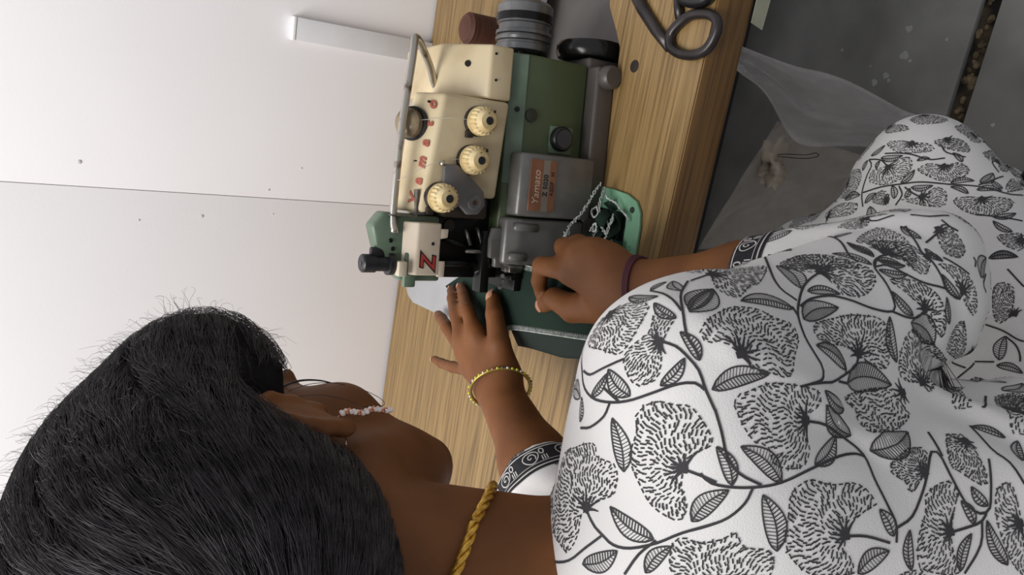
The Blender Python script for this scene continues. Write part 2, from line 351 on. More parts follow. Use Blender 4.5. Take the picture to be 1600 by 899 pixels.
def plate(name, pts, y0, y1, m, parent=mc, bevel=.0015):   # outline in x,z
    return prism(name, [(a, y0, b) for a, b in pts], [(a, y1, b) for a, b in pts], m, parent, bevel)
# base and body
box('base_frame', (-.105, .004, -.087), (.112, .19, .026), mat('grey_cast', (92, 86, 82), .45, .3), mc, bevel=.004, seg=3)
box('base_ledge', (-.10, -.016, .0), (.100, .01, .027), MATS['grey_cast'], mc, bevel=.004, seg=3)
lathe('base_boss', [(0, .014), (.012, .014), (.016, .011)], (.088, -.012, .012), (0, -1, 0), MATS['grey_cast'], mc, seg=20)
prof([(.002, .027), (.002, .112), (.012, .131), (.17, .131), (.17, .027)], -.105, .1015, 'body', m_gr, bevel=.004)
prof([(.0008, .1125), (.0105, .1305), (.0135, .1305), (.004, .1125)], -.045, .1, 'edge_highlight', m_gp, bevel=.001)  # paler green strip: light caught on the chamfer, put into the colour
# oil cap and plugs on the green face
box('cap_plate', (-.006, -.0012, .044), (.026, .003, .076), m_gp, mc, bevel=.001)
lathe('oil_cap', [(0, .0145), (.006, .0145), (.008, .013), (.0085, .0125)], (.0115, -.001, .062), (0, -1, 0), m_bk, mc, seg=24)
lathe('cap_face', [(0, .0105), (.001, .0105)], (.0115, -.0095, .062), (0, -1, 0), mat('slate_plastic', (56, 58, 64), .45), mc, seg=24)
lathe('plug', [(0, .0078), (.002, .0075), (.0025, .005)], (.034, .001, .104), (0, -1, 0), mat('dark_green_plug', (46, 50, 40), .4), mc, seg=18)
lathe('screw_head', [(0, .003), (.0015, .0026)], (.039, .004, .1215), (0, -.8, .5), m_dk, mc, seg=10)
# grey front cover with the maker's plate
prof([(-.024, .024), (-.024, .112), (-.018, .124), (-.006, .1275), (.002, .1275), (.002, .024)], -.0805, -.009, 'front_cover', m_gy, bevel=.0035)
cov = prof([(-.019, .028), (-.019, .118), (-.010, .1335), (.008, .1335), (.008, .028)], -.137, -.083, 'looper_cover', m_gy, bevel=.004)
plate('cover_tab', [(-.1415, .118), (-.1415, .139), (-.131, .1395), (-.131, .146), (-.110, .147), (-.096, .144), (-.096, .118)], -.004, .004, m_gy, bevel=.002)
for (x, z0, z1) in ((-.093, .095, .126), (-.127, .108, .130)):
    tube('rib', [(x, -.0185, z0), (x, -.0185, (z0 + z1) / 2), (x, -.017, z1)], .005, m_gy, cov, seg=10)
m_cop = mat('copper_plate', (160, 112, 84), .4, .5, col2=(136, 92, 70), scale=40); m_sil = mat('silver_plate', (150, 140, 128), .4, .5)
pl = empty('name_plate', (0, 0, 0)); pl.parent = mc
yp = -.0244
box('copper_band', (-.0735, yp - .0006, .098), (-.0155, yp + .001, .1145), m_cop, pl, bevel=0); box('silver_band', (-.0735, yp - .0006, .0885), (-.0155, yp + .001, .0978), m_sil, pl, bevel=0)
box('copper_band', (-.0735, yp - .0006, .0795), (-.0155, yp + .001, .0883), m_cop, pl, bevel=0)
X, Z = (1, 0, 0), (0, 0, 1)
text_mesh('maker_name', 'Yamato', .0125, basis((-.047, yp - .0008, .1055), X, Z), mat('pale_print', (206, 180, 160), .5), pl, .0001, shear=.2)
text_mesh('model_number', 'Z 5020', .0085, basis((-.044, yp - .0008, .0932), X, Z), m_bk, pl, .0001, bold=.0002)
text_mesh('model_number', 'A2DF   H', .0070, basis((-.042, yp - .0008, .0842), X, Z), m_bk, pl, .0001, bold=.0001)
# cream top cover
cc = prof([(.0, .134), (.0, .150), (.0, .222), (.034, .2405), (.052, .232), (.075, .19), (.14, .15), (.14, .134)], -.088, .0445, 'top_cover', m_cr, bevel=.0045,
          pts2=[(.0, .134), (.0, .150), (.0, .2165), (.034, .236), (.052, .228), (.075, .186), (.14, .15), (.14, .134)])
for v in cc.data.vertices:                                # the left end leans and rises a little
    if v.co.x < -.06 and v.co.z > .2: v.co.z += .012; v.co.x += .004
    if v.co.x < -.06 and v.co.z < .16: v.co.x += .024; v.co.z += .008
prof([(.0, .1335), (.0, .1625), (.05, .199), (.14, .199), (.14, .1335)], .0455, .1035, 'side_cover', m_cr, bevel=.003)
dirx = Vector((-.088 - .0445, 0, .0115)).normalized()
nrm = Vector((0, -.49, .87))
for i, ch in enumerate('Yamato'):
    x = -.072 + i * .0205; u = (x + .088) / .1325; zf0 = .234 + u * (.2165 - .234); zb0 = .2525 + u * (.236 - .2525); zt = zf0 + .30 * (zb0 - zf0)
    text_mesh('red_letter', ch, .0155 if i else .019, basis((x, .0098, zt + .0012), (1, 0, -.13), (0, .87, .47)), mat('faded_red', (164, 84, 66), .5), cc, .0003, bold=.0007, shear=.25)
wn = lathe('sight_window', [(0, .0185), (.004, .0185), (.0042, .016)], (.010, .0285, .2360), nrm, m_dk, mc, seg=28)
lathe('window_glass', [(0, .0162), (.010, .0158), (.014, .012), (.0155, .004)], (.010, .0300, .2375), nrm, mat('amber_glass', (150, 132, 104), .25, 0, col2=(96, 82, 60), scale=50), wn, seg=28)
for (x, y, z, n) in ((.082, .022, .1795, (0, -.6, .8)), (-.032, .018, .236, nrm), (.034, .012, .2285, nrm), (.094, .0, .157, (0, -1, 0)), (.066, -.0002, .155, (0, -1, 0)), (-.06, .02, .241, nrm)):
    lathe('screw', [(-.001, .0038 if abs(x - .082) < .001 or x == -.032 else .0016), (.0008, .0034 if abs(x - .082) < .001 or x == -.032 else .0014)], (x, y, z), n, m_dk, cc, seg=12)
# three thread tension knobs
m_kn = mat('cream_knob', (222, 204, 158), .42, col2=(196, 170, 118), scale=60); m_kd = mat('dark_collar', (52, 46, 40), .45, .4)
def knob(x, z):
    k = empty('tension_knob', (x, 0, z)); k.parent = mc
    lathe('collar', [(-.002, .0165), (.004, .0165), (.005, .0155)], (0, 0, 0), (0, -1, 0), m_kd, k)
    for a in (2.5, -1.0):
        c, s = math.cos(a), math.sin(a); box('thread_hook', (-.004 + c * .0185, -.007, -.004 + s * .0185), (.004 + c * .0185, -.001, .004 + s * .0185), m_kd, k, bevel=.001)
    lathe('dial', [(.005, .0152), (.007, .0160), (.009, .0160), (.0095, .0146), (.0105, .0146), (.0195, .0140), (.0205, .0122), (.0245, .0112), (.0265, .0094), (.027, .0065)], (0, 0, 0), (0, -1, 0), m_kn, k, seg=80, flute=20, famp=.06, frange=(4, 5))
    lathe('dial_hole', [(0, .0044), (.0006, .0044)], (0, -.027, 0), (0, -1, 0), m_bk, k, seg=14)
    lathe('index_dot', [(0, .001), (.0006, .001)], (.0078, -.0262, .001), (0, -1, 0), m_bk, k, seg=8)
knob(.019, .1745); knob(-.0235, .1805); knob(-.0665, .2155)
# grey tension bracket with its pivot
plate('bracket', [(-.030, .214), (-.030, .198), (-.046, .176), (-.057, .163), (-.072, .160), (-.082, .168), (-.083, .182), (-.074, .192), (-.078, .200), (-.078, .214)], -.008, -.002, mat('grey_bracket', (112, 110, 110), .45, .3), bevel=.0015)
lathe('pivot', [(0, .0085), (.0015, .0082), (.0016, .006), (.0008, .0058)], (-.0695, -.008, .1745), (0, -1, 0), MATS['grey_bracket'], mc, seg=20)
lathe('pivot_pin', [(0, .003), (.0014, .0026)], (-.0695, -.0086, .1745), (0, -1, 0), mat('rust_pin', (84, 58, 46), .5, .4), mc, seg=10)
tube('guide_pin', [(-.030, -.004, .216), (-.030, -.010, .217)], .003, m_ch, mc)
# dark needle bay, presser foot and thread guides
box('needle_bay', (-.158, .03, .07), (-.062, .062, .215), m_dk, mc, bevel=.002)
box('bay_roof', (-.088, .004, .150), (-.064, .04, .205), mat('brown_black', (44, 36, 26), .5), mc, bevel=.003)
lathe('bay_bolt', [(0, .007), (.004, .007)], (-.098, .03, .185), (0, -1, 0), MATS['brown_black'], mc, seg=14)
for (p, q, r) in (((-.112, .018, .196), (-.122, .016, .160), .003), ((-.125, .012, .170), (-.125, .006, .135), .0025), ((-.150, .012, .155), (-.135, .0, .128), .0035), ((-.14, .02, .2), (-.14, .015, .15), .004), ((-.1, .012, .172), (-.118, .008, .166), .0022), ((-.098, .014, .156), (-.116, .01, .15), .0022)):
    tube('guide_rod', [p, ((p[0] + q[0]) / 2, p[1] - .002, (p[2] + q[2]) / 2), q], r, m_st if r < .003 else m_dk, mc)
box('presser_arm', (-.172, .004, .140), (-.10, .022, .152), m_dk, mc, bevel=.002)
box('presser_foot', (-.168, -.012, .106), (-.136, .07, .116), m_dk, mc, bevel=.002)
box('foot_toe', (-.146, -.016, .108), (-.137, .004, .126), m_st, mc, bevel=.0015)
box('foot_toe', (-.155, -.014, .108), (-.149, .004, .122), m_dk, mc, bevel=.0015)
for i in range(5): lathe('foot_screw', [(0, .0028), (.003, .0025)], (-.165 + i * .007, .002 - .002 * i, .126 - .002 * (i % 2)), (0, -1, .6), m_st, mc, seg=8)
# sewing head with the little cream flap and the Z badge
plate('head_arm', [(-.088, .205), (-.086, .272), (-.101, .284), (-.124, .277), (-.160, .247), (-.160, .200)], .012, .034, m_gp, bevel=.003)
box('hinge_bar', (-.166, .006, .232), (-.128, .014, .246), m_gp, mc, bevel=.002)
zf = prof([(.0, .208), (.0, .236), (.016, .2525), (.05, .2525), (.05, .208)], -.152, -.0945, 'needle_flap', m_cp, bevel=.002)
plate('flap_lip', [(-.1005, .2095), (-.1005, .199), (-.110, .1995), (-.112, .2095)], .0004, .003, m_cp, bevel=.001)
box('flap_foot', (-.1535, .0004, .2008), (-.136, .004, .2095), m_cp, mc, bevel=.001)
box('flap_hinge', (-.1535, -.001, .246), (-.137, .010, .2565), m_cp, mc, bevel=.002)
text_mesh('badge_outline', 'Z', .0245, basis((-.1385, -.0003, .2215), X, Z), m_bk, zf, .0001, bold=.0016, shear=.2)
text_mesh('badge_letter', 'Z', .0240, basis((-.1385, -.0008, .2215), X, Z), mat('badge_red', (176, 60, 52), .45), zf, .0002, bold=.0004, shear=.2)
lathe('flap_screw', [(0, .002), (.0006, .0018)], (-.117, 0, .2175), (0, -1, 0), m_bk, zf, seg=10)
for (x, z) in ((-.125, .259), (-.116, .262)): lathe('arm_screw', [(0, .0026), (.001, .002)], (x, .012, z), (0, -1, 0), m_dk, mc, seg=10)
kb = lathe('pressure_screw', [(0, .0125), (.006, .0125), (.0065, .0085), (.020, .0085), (.0205, .010), (.034, .010), (.0355, .0085)], (-.1415, .016, .2570), (0, 0, 1), m_bk, mc, seg=24)
lathe('screw_socket', [(0, .0025), (.0005, .0025)], (-.1415, .016, .2925), (0, 0, 1), MATS['slate_plastic'], kb, seg=10)
box('screw_wing', (-.134, .012, .2665), (-.124, .020, .2830), m_bk, kb, bevel=.002)
# bent chrome rod guard
pts = smooth_path([(-.108, .010, .259), (-.085, .014, .2605), (0, .016, .256), (.075, .017, .2485), (.094, .019, .2465), (.099, .024, .2435), (.096, .032, .234), (.078, .048, .2135), (.062, .060, .2005), (.057, .064, .195), (.053, .066, .186), (.052, .066, .172)], 5)
tube('rod_guard', pts, .0042, m_ch, mc, seg=12)
plate('rod_clamp', [(-.088, .240), (-.088, .268), (-.0895, .268), (-.0895, .240)], .002, .026, m_st, bevel=.0004)
box('clamp_wing', (-.0895, .004, .236), (-.060, .02, .2385), m_st, mc, bevel=.0006)
# cloth plate and its box
def at85(p): # world xy at cloth height -> machine local
    q = Vector((p[0], p[1], 0)) - Vector((MO.x, MO.y, 0)); return (q.x * math.cos(MY) + q.y * math.sin(MY), -q.x * math.sin(MY) + q.y * math.cos(MY))
box('plate_box', (-.222, .035, -.0), (-.106, .27, .094), m_dk, mc, bevel=.003)
cp = [(-.130, .035), (-.228, .02), (-.236, .05), (-.236, .19), (-.233, .285), (-.224, .305), (-.205, .316), (-.13, .30)]
prism('cloth_plate', [(a, b, .0945) for a, b in cp], [(a, b, .0985) for a, b in cp], mat('pale_grey_plate', (160, 160, 161), .45, .1, col2=(152, 152, 153)), mc, .0015)
# drive pulley and hand wheel on the right
m_pu = mat('grey_alloy', (130, 130, 130), .32, .6, col2=(108, 108, 108), scale=30); m_pd = mat('black_gloss', (34, 32, 32), .22, .3)
lathe('shaft', [(0, .012), (.09, .012)], (.099, .078, .074), (1, 0, 0), m_st, mc, seg=16)
pu = lathe('pulley', [(0, .026), (.003, .033), (.010, .0335), (.011, .0315), (.0135, .0315), (.0145, .034), (.018, .0345), (.0185, .031), (.021, .031), (.022, .0345), (.026, .034), (.027, .031), (.034, .031), (.035, .0335), (.056, .034), (.060, .030)], (.113, .078, .074), (1, 0, 0), m_pu, mc, seg=40)
for a in range(5): box('rim_stud', (.1065, .078 + .026 * math.cos(a * 1.256) - .005, .074 + .026 * math.sin(a * 1.256) - .005), (.113, .078 + .026 * math.cos(a * 1.256) + .005, .074 + .026 * math.sin(a * 1.256) + .005), m_dk, pu, bevel=.001)
lathe('pulley_band', [(0, .0348), (.009, .0348)], (.150, .078, .074), (1, 0, 0), m_dk, pu, seg=40)
lathe('hand_wheel', [(0, .030), (.002, .040), (.008, .0425), (.016, .0425), (.021, .039), (.022, .026), (.015, .02)], (.1135, .040, -.002), (1, 0, 0), m_pd, mc, seg=44)
box('motor_bracket', (.114, .0, -.088), (.16, .03, -.046), m_dk, mc, bevel=.004)

for k_, pts_ in enumerate(([(-.052, .004, .262), (-.03, -.004, .224), (-.0235, -.006, .196)], [(.019, -.006, .190), (.018, -.004, .214), (.010, .03, .252)])):
    tube('needle_thread', smooth_path(pts_, 6), .00028, mat('fine_thread', (214, 210, 200), .7), mc, 4)
# ------------------------------------------------------------------ green cloth being overlocked
CZ = TZ + .1035
def W(pts, z=None): return [Vector((p[0], p[1], p[2] if len(p) > 2 else z)) for p in pts]
gc = empty('green_fabric', (-.24, .72, CZ)); tag(gc, 'dark green fabric with white overlocked edges under the presser foot', 'fabric')
m_fab = mat('dark_green_cotton', (30, 48, 38), .85, col2=(24, 38, 31), scale=12, bump=.25, bscale=900, sheen=.0, spec=.2)
m_thr = mat('white_thread', (196, 200, 194), .8, col2=(150, 156, 150), scale=200)
top_e = smooth_path(W([(-.286, .887), (-.25, .835), (-.214, .772), (-.205, .72), (-.192, .648), (-.165, .575), (-.15, .53)], CZ), 6)
bot_e = smooth_path(W([(-.300, .862), (-.318, .812), (-.312, .757), (-.286, .717), (-.264, .645), (-.249, .592), (-.235, .545)], CZ), 6)
def fz(u, v, p):
    f = .004 * math.sin(v * 5 + u * 9) * max(0, u - .25) + .003 * math.sin(u * 16 - v * 4) * v * (1 - v) * 4
    lift = .012 * math.exp(-((u - .30) / .05) ** 2) * math.exp(-((v - .35) / .3) ** 2)            # pinched fold beside the foot
    hang = -.05 * max(0, u - .70) ** 1.5
    return p.z + max(f, -.0005 if u < .55 else -.02) + lift + hang
def patch(name, A, B, nv, m, parent, zf, thick=.0012):
    nu = len(A); bm = bmesh.new(); g = []
    for i in range(nu):
        row = []
        for j in range(nv):
            p = A[i].lerp(B[i], j / (nv - 1)); row.append(bm.verts.new((p.x, p.y, zf(i / (nu - 1), j / (nv - 1), p))))
        g.append(row)
    for i in range(nu - 1):
        for j in range(nv - 1): bm.faces.new((g[i][j], g[i + 1][j], g[i + 1][j + 1], g[i][j + 1]))
    bmesh.ops.recalc_face_normals(bm, faces=bm.faces)
    edge = lambda j: [g[i][j].co.copy() for i in range(nu)]
    e0, e1 = edge(0), edge(nv - 1)
    bmesh.ops.solidify(bm, geom=list(bm.faces), thickness=thick)
    me = bpy.data.meshes.new(name); bm.to_mesh(me); bm.free(); o = add(name, me, m, parent, True); return o, e0, e1
def loc_parent(o): o.matrix_parent_inverse = o.parent.matrix_basis.inverted(); return o
bpy.context.view_layer.update()
fo, e0, e1 = patch('cloth', top_e, bot_e, 22, m_fab, gc, fz); loc_parent(fo)
def stitches(name, line, side, parent, pitch=.0028, w=.0055, r=.00055, m=None):
    """overlock stitch: a zigzag of thread over the cut edge"""
    pts = []; L = [0]
    for i in range(1, len(line)): L.append(L[-1] + (line[i] - line[i - 1]).length)
    n = int(L[-1] / pitch)
    for k in range(n * 2):
        s = L[-1] * k / (n * 2); i = max(j for j in range(len(L)) if L[j] <= s); i = min(i, len(line) - 2); t = (s - L[i]) / max(L[i + 1] - L[i], 1e-9)
        p = line[i].lerp(line[i + 1], t); tg = (line[i + 1] - line[i]).normalized(); nn = Vector((-tg.y, tg.x, 0)).normalized() * side
        pts.append(p + nn * (w if k % 2 else -.0004) + Vector((0, 0, .0011)))
    o = tube(name, pts, r, m or m_thr, parent, seg=4); o2 = tube(name, [p + Vector((0, 0, .0012)) for p in line], r * 1.2, m or m_thr, parent, seg=5)
    loc_parent(o); loc_parent(o2)
stitches('overlock_stitch', e0[11:], -1, gc); stitches('overlock_stitch', e1[3:], 1, gc)
# second layer hanging below the near edge, in the shade of the first
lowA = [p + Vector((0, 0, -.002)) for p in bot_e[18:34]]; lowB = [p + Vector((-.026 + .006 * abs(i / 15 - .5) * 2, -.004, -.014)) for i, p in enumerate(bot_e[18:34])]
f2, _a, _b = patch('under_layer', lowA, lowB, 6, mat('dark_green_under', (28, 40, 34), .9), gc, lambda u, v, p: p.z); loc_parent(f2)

# ------------------------------------------------------------------ mint scrap chute let into the table, with scraps
tr = empty('scrap_chute', (-.16, .68, TZ)); tag(tr, 'mint green scrap chute plate with rounded corner below the grey cover', 'chute plate')
m_mint = mat('mint_enamel', (120, 166, 134), .42, col2=(106, 150, 120), scale=18, bump=.05, bscale=100)
o_ = [(-.150, .752), (-.108, .748), (-.1045, .70), (-.105, .672), (-.110, .655), (-.121, .645), (-.138, .641), (-.205, .637), (-.21, .66), (-.21, .752)]
i_ = [(-.150, .738), (-.1325, .734), (-.129, .70), (-.1275, .678), (-.131, .668), (-.142, .665), (-.19, .662), (-.193, .70), (-.19, .738)]
bm = bmesh.new(); edges = []
for lp in (o_, i_):
    sm_ = lp; vs = [bm.verts.new((x, y, TZ + .0045)) for x, y in sm_]; edges += [bm.edges.new((vs[i], vs[(i + 1) % len(vs)])) for i in range(len(vs))]
bmesh.ops.triangle_fill(bm, edges=edges, use_beauty=True)
ge = bmesh.ops.extrude_face_region(bm, geom=list(bm.faces)); bmesh.ops.translate(bm, verts=[v for v in ge['geom'] if isinstance(v, bmesh.types.BMVert)], vec=(0, 0, -.004))
o = add('rim', bm_mesh(bm, 'rim', .0012, 2, 50), m_mint, tr); loc_parent(o)
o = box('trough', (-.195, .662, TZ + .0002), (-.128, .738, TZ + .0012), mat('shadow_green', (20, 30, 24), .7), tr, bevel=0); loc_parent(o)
o = lathe('rivet', [(0, .0038), (.0012, .0034)], (-.1205, .6585, TZ + .0045), (0, 0, 1), mat('dark_rivet', (40, 50, 42), .5), tr, seg=12); loc_parent(o)
o = text_mesh('stamped_letters', 'YAMATO', .0085, basis((-.178, .6505, TZ + .0048), (1, -.02, 0), (0, 1, 0)), mat('mint_shadow', (92, 134, 108), .5), tr, .0002); loc_parent(o)
# scraps of trimmed cloth and thread chains lying in it
scr = [((-.142, .690), .022, .4), ((-.158, .682), .026, 1.2), ((-.144, .676), .016, 2.2), ((-.168, .690), .022, .1), ((-.150, .698), .020, .3), ((-.176, .676), .024, 1.9), ((-.150, .688), .022, 2.7)]
for k, ((x, y), s, a) in enumerate(scr):
    c, sn = math.cos(a), math.sin(a); A, B = [], []
    for i in range(9):
        u = (i / 8 - .5) * 2 * s; zz = .008 + .004 * k * .6 + .006 * math.sin(i * .9 + k)
        wv = .006 * math.sin(i * .7 + k * 2)
        A.append(Vector((x + u * c - (wv + .007) * sn, y + u * sn + (wv + .007) * c, TZ + zz))); B.append(Vector((x + u * c - (wv - .007) * sn, y + u * sn + (wv - .007) * c, TZ + zz + .005 * math.sin(i + k))))
    so, a_, b_ = patch('fabric_scrap', A, B, 4, m_fab, None, lambda u, v, p: p.z, .0008)
    stz = empty('tmp'); stz.parent = so; bpy.data.objects.remove(stz)
    if k in (1, 3, 5): stitches('edge_stitch', a_, 1, so, pitch=.003, w=.004, r=.0004)
    tag(so, ['curled dark green trimming nearest the chute corner', 'dark green trimming with stitched edge across the middle of the scrap chute', 'short dark green trimming beside the chute rivet', 'dark green stitched trimming below the grey looper cover', 'dark green trimming against the grey cover at the top of the scrap heap', 'dark green stitched trimming half under the right hand', 'dark green trimming slanting across the top of the scrap heap'][k], 'fabric scrap', 'green trimmings in the scrap chute')
chains = [[(-.098, .697, .026), (-.112, .699, .032), (-.125, .701, .036), (-.139, .699, .046), (-.150, .697, .058), (-.160, .695, .064), (-.170, .694, .068), (-.184, .692, .070)],
          [(-.104, .704, .014), (-.114, .694, .016), (-.118, .680, .012), (-.124, .670, .011), (-.128, .660, .010), (-.133, .657, .009)],
          [(-.106, .700, .018), (-.124, .694, .024), (-.134, .688, .026), (-.146, .678, .028), (-.152, .670, .026)],
          [(-.132, .672, .02), (-.148, .668, .026), (-.162, .668, .028), (-.178, .664, .030)],
          [(-.126, .698, .024), (-.133, .703, .027), (-.139, .696, .028), (-.133, .689, .028), (-.127, .694, .028)],
          [(-.146, .692, .028), (-.154, .688, .031), (-.151, .682, .032), (-.144, .686, .032), (-.156, .694, .031)],
          [(-.130, .674, .018), (-.136, .668, .022), (-.143, .672, .023), (-.138, .679, .022)]]
cl = ['frayed white thread chain climbing over the grey looper cover', 'white thread tail lying along the mint chute rim', 'white thread chain running down the middle of the scraps', 'white thread chain reaching under the right hand', 'small round curl of white thread among the scraps', 'white thread knot on the green scraps', 'short white thread loop near the chute corner']
for k, c in enumerate(chains):
    P = smooth_path([(x, y, TZ + z) for x, y, z in c], 10); bm = bmesh.new()
    if k in (0, 2, 3):
        tube_bm(bm, [p + Vector((.0016 * math.sin(i * 1.9), .0016 * math.cos(i * 1.9), .0006 * math.sin(i * 2.7))) for i, p in enumerate(P)], .0007, 5)
        tube_bm(bm, [p + Vector((-.0016 * math.sin(i * 1.3), -.0016 * math.cos(i * 1.7), .001)) for i, p in enumerate(P)], .0006, 5)
        if k == 0: tube_bm(bm, [p + Vector((.003 * math.sin(i * .9), .003 * math.cos(i * 1.1), .002 * math.sin(i * .7))) for i, p in enumerate(P[22:])], .0005, 5)
    else: tube_bm(bm, [p + Vector((.0007 * math.sin(i * 2.1), .0007 * math.cos(i * 1.7), 0)) for i, p in enumerate(P)], .0011, 5)
    me = bpy.data.meshes.new('thread_chain'); bm.to_mesh(me); bm.free(); o = add('thread_chain', me, m_thr, None, True); tag(o, cl[k], 'thread', 'white threads in the scrap chute')

# ------------------------------------------------------------------ clear plastic bags under the table
def plastic(name, col, tr_amt, rough):
    m = bpy.data.materials.new(name); m.use_nodes = True; nt = m.node_tree; b = nt.nodes['Principled BSDF']; N = nt.nodes.new
    b.inputs['Base Color'].default_value = lin(col); b.inputs['Roughness'].default_value = rough
    tb = N('ShaderNodeBsdfTransparent'); mx = N('ShaderNodeMixShader'); lw = N('ShaderNodeTexNoise'); lw.inputs['Scale'].default_value = 5; lw.inputs['Detail'].default_value = 2
    mr = N('ShaderNodeMapRange'); mr.inputs['From Min'].default_value = .3; mr.inputs['From Max'].default_value = .7; mr.inputs['To Min'].default_value = tr_amt - .06; mr.inputs['To Max'].default_value = tr_amt + .05
    nt.links.new(lw.outputs[0], mr.inputs['Value']); nt.links.new(mr.outputs[0], mx.inputs[0]); nt.links.new(b.outputs[0], mx.inputs[1]); nt.links.new(tb.outputs[0], mx.inputs[2])
    nt.links.new(mx.outputs[0], nt.nodes['Material Output'].inputs['Surface']); return m
m_pl = plastic('milky_plastic', (240, 236, 234), .58, .25); m_pl2 = plastic('dull_clear_plastic', (214, 204, 190), .60, .4)
def sheet(name, rows, m, label, cat, amp=.010, fr=9.0):
    R = [smooth_path(r, 6) for r in rows]; n = len(R[0]); cols = []
    for i in range(n): cols.append(smooth_path([r[i] for r in R], 6))
    bm = bmesh.new(); g = [[bm.verts.new(p + Vector((0, .6, .8)) * amp * (.25 + j / len(c)) * (abs(math.sin(i * .62 + .05 * j)) * 1.6 - .6 + .35 * math.sin(i * 1.9 + j * .22)) + Vector((amp * .5 * math.sin(j * .33 + i * .21), 0, 0))) for j, p in enumerate(c)] for i, c in enumerate(cols)]
    for i in range(len(g) - 1):
        for j in range(len(g[0]) - 1): bm.faces.new((g[i][j], g[i + 1][j], g[i + 1][j + 1], g[i][j + 1]))
    bmesh.ops.solidify(bm, geom=list(bm.faces), thickness=.0006)
    me = bpy.data.meshes.new(name); bm.to_mesh(me); bm.free(); o = add(name, me, m, None, True); tag(o, label, cat); return o
sheet('plastic_bag', [[(.047, .632, .66), (.061, .6325, .69), (.076, .634, .69)], [(.027, .721, .5), (.057, .715, .5), (.087, .72, .48)], [(-.013, .77, .36), (.038, .767, .34), (.087, .781, .32)], [(-.017, .822, .20), (.028, .801, .18), (.078, .82, .14)], [(-.017, .855, .06), (.029, .815, .04), (.070, .82, .03)], [(-.01, .85, .012), (.03, .80, .012), (.06, .79, .012)]],
      m_pl, 'milky clear plastic bag hanging down from under the table edge', 'plastic bag', .012)
sheet('plastic_sheet', [[(-.252, 1.012, .25), (-.123, .958, .25), (.006, .903, .25)], [(-.25, 1.016, .13), (-.135, .96, .14), (-.01, .885, .18)], [(-.26, .98, .012), (-.15, .93, .012), (-.03, .85, .012)]],
      m_pl2, 'dull see-through plastic sack slumped on the floor under the table', 'plastic bag', .004, 5)
# crumpled pale scrap lying in front of the sack and a loop of black thread
bm = bmesh.new(); bmesh.ops.create_icosphere(bm, subdivisions=3, radius=1)
for v in bm.verts:
    n_ = .75 + .35 * math.sin(v.co.x * 5 + 1) * math.cos(v.co.y * 4) + .2 * math.sin(v.co.z * 9 + v.co.x * 7); v.co = Vector((v.co.x * .052 * n_, v.co.y * .022 * n_, v.co.z * .040 * n_ + .035))
rag = add('cloth_rag', bm_mesh(bm, 'cloth_rag'), mat('pale_rag', (214, 200, 182), .9, col2=(176, 160, 142), scale=40), None, True); rag.location = (-.078, .93, .17); rag.rotation_euler = (.2, .3, .4)
tag(rag, 'crumpled pale beige rag caught on the see-through plastic sack', 'rag')
o = tube('black_thread', smooth_path([(-.052, .925, .205), (-.046, .90, .215), (-.04, .86, .21), (-.034, .845, .206), (-.038, .838, .206), (-.046, .86, .208), (-.051, .90, .21), (-.054, .93, .2)], 6), .0007, m_bk, None, 5); tag(o, 'thin loop of black thread on the plastic under the table', 'thread')
# black-seated stool
st = empty('stool', (-.196, .325, 0), math.radians(-22)); tag(st, 'black padded stool under the seated woman, its edge showing beside her knee', 'stool')
box('seat', (-.2, -.31, .405), (.2, .155, .447), m_bk, st, bevel=.014, seg=4)
m_lg = mat('cream_steel', (190, 184, 160), .45)
for x in (-.17, .17):
    for y in (-.27, .115): tube('leg', [(x, y, .405), (x * 1.08, y * 1.08, 0)], .012, m_lg, st, 10)
    tube('rail', [(x * 1.0, -.27, .395), (x, .115, .395)], .009, m_lg, st, 10)
tube('frame_end', [(.205, .045, .425), (.212, .10, .425)], .009, m_lg, st, 10)
# ------------------------------------------------------------------ the woman at the machine
def rotm(y, p, rl):
    y, p, rl = map(math.radians, (y, p, rl)); f = V3((math.sin(y), math.cos(y), 0)); rr = V3((math.cos(y), -math.sin(y), 0)); u = V3((0, 0, 1))
    f2 = f * math.cos(p) - u * math.sin(p); u2 = u * math.cos(p) + f * math.sin(p)
    return rr * math.cos(rl) - u2 * math.sin(rl), f2, u2 * math.cos(rl) + rr * math.sin(rl)
HO = V3((-.298, .445, 1.201)); hr, hf, hu = rotm(3.6, 30.3, 6.7); HR = np.stack([hr, hf, hu])
def H(a, b, c): return HO + (hr * a + hf * b + hu * c) * .01      # head frame, centimetres: right, forward, up
tr_, tf_ = V3((.92, -.38, 0)), V3((.38, .92, 0)); tr_ /= np.linalg.norm(tr_); tf_ /= np.linalg.norm(tf_)
NB = V3((-.322, .339, 1.06)); PEL = V3((-.27, .16, .57)); tu_ = (NB - PEL) / np.linalg.norm(NB - PEL); tb_ = np.cross(tr_, tu_) * -1
tb_ = np.cross(tu_, tr_)                                        # forward, square to the spine
TR = np.stack([tr_, tb_, tu_])
RS = V3((-.167, .301, .997)); LS = V3((-.43, .405, .995))
RE = V3((-.100, .310, .79)); RW = V3((-.171, .521, .859))
LE = V3((-.432, .48, .885)); LW = V3((-.353, .697, .869))
RH, LH = PEL + .058 * tr_ + V3((-.01, .03, -.02)), PEL - .085 * tr_ + V3((0, .02, -.02))
RK, LK = V3((-.028, .466, .548)), V3((-.165, .555, .53))
RF, LF = RK + V3((-.06, -.04, -.46)), LK + V3((-.05, -.04, -.46))
B = []
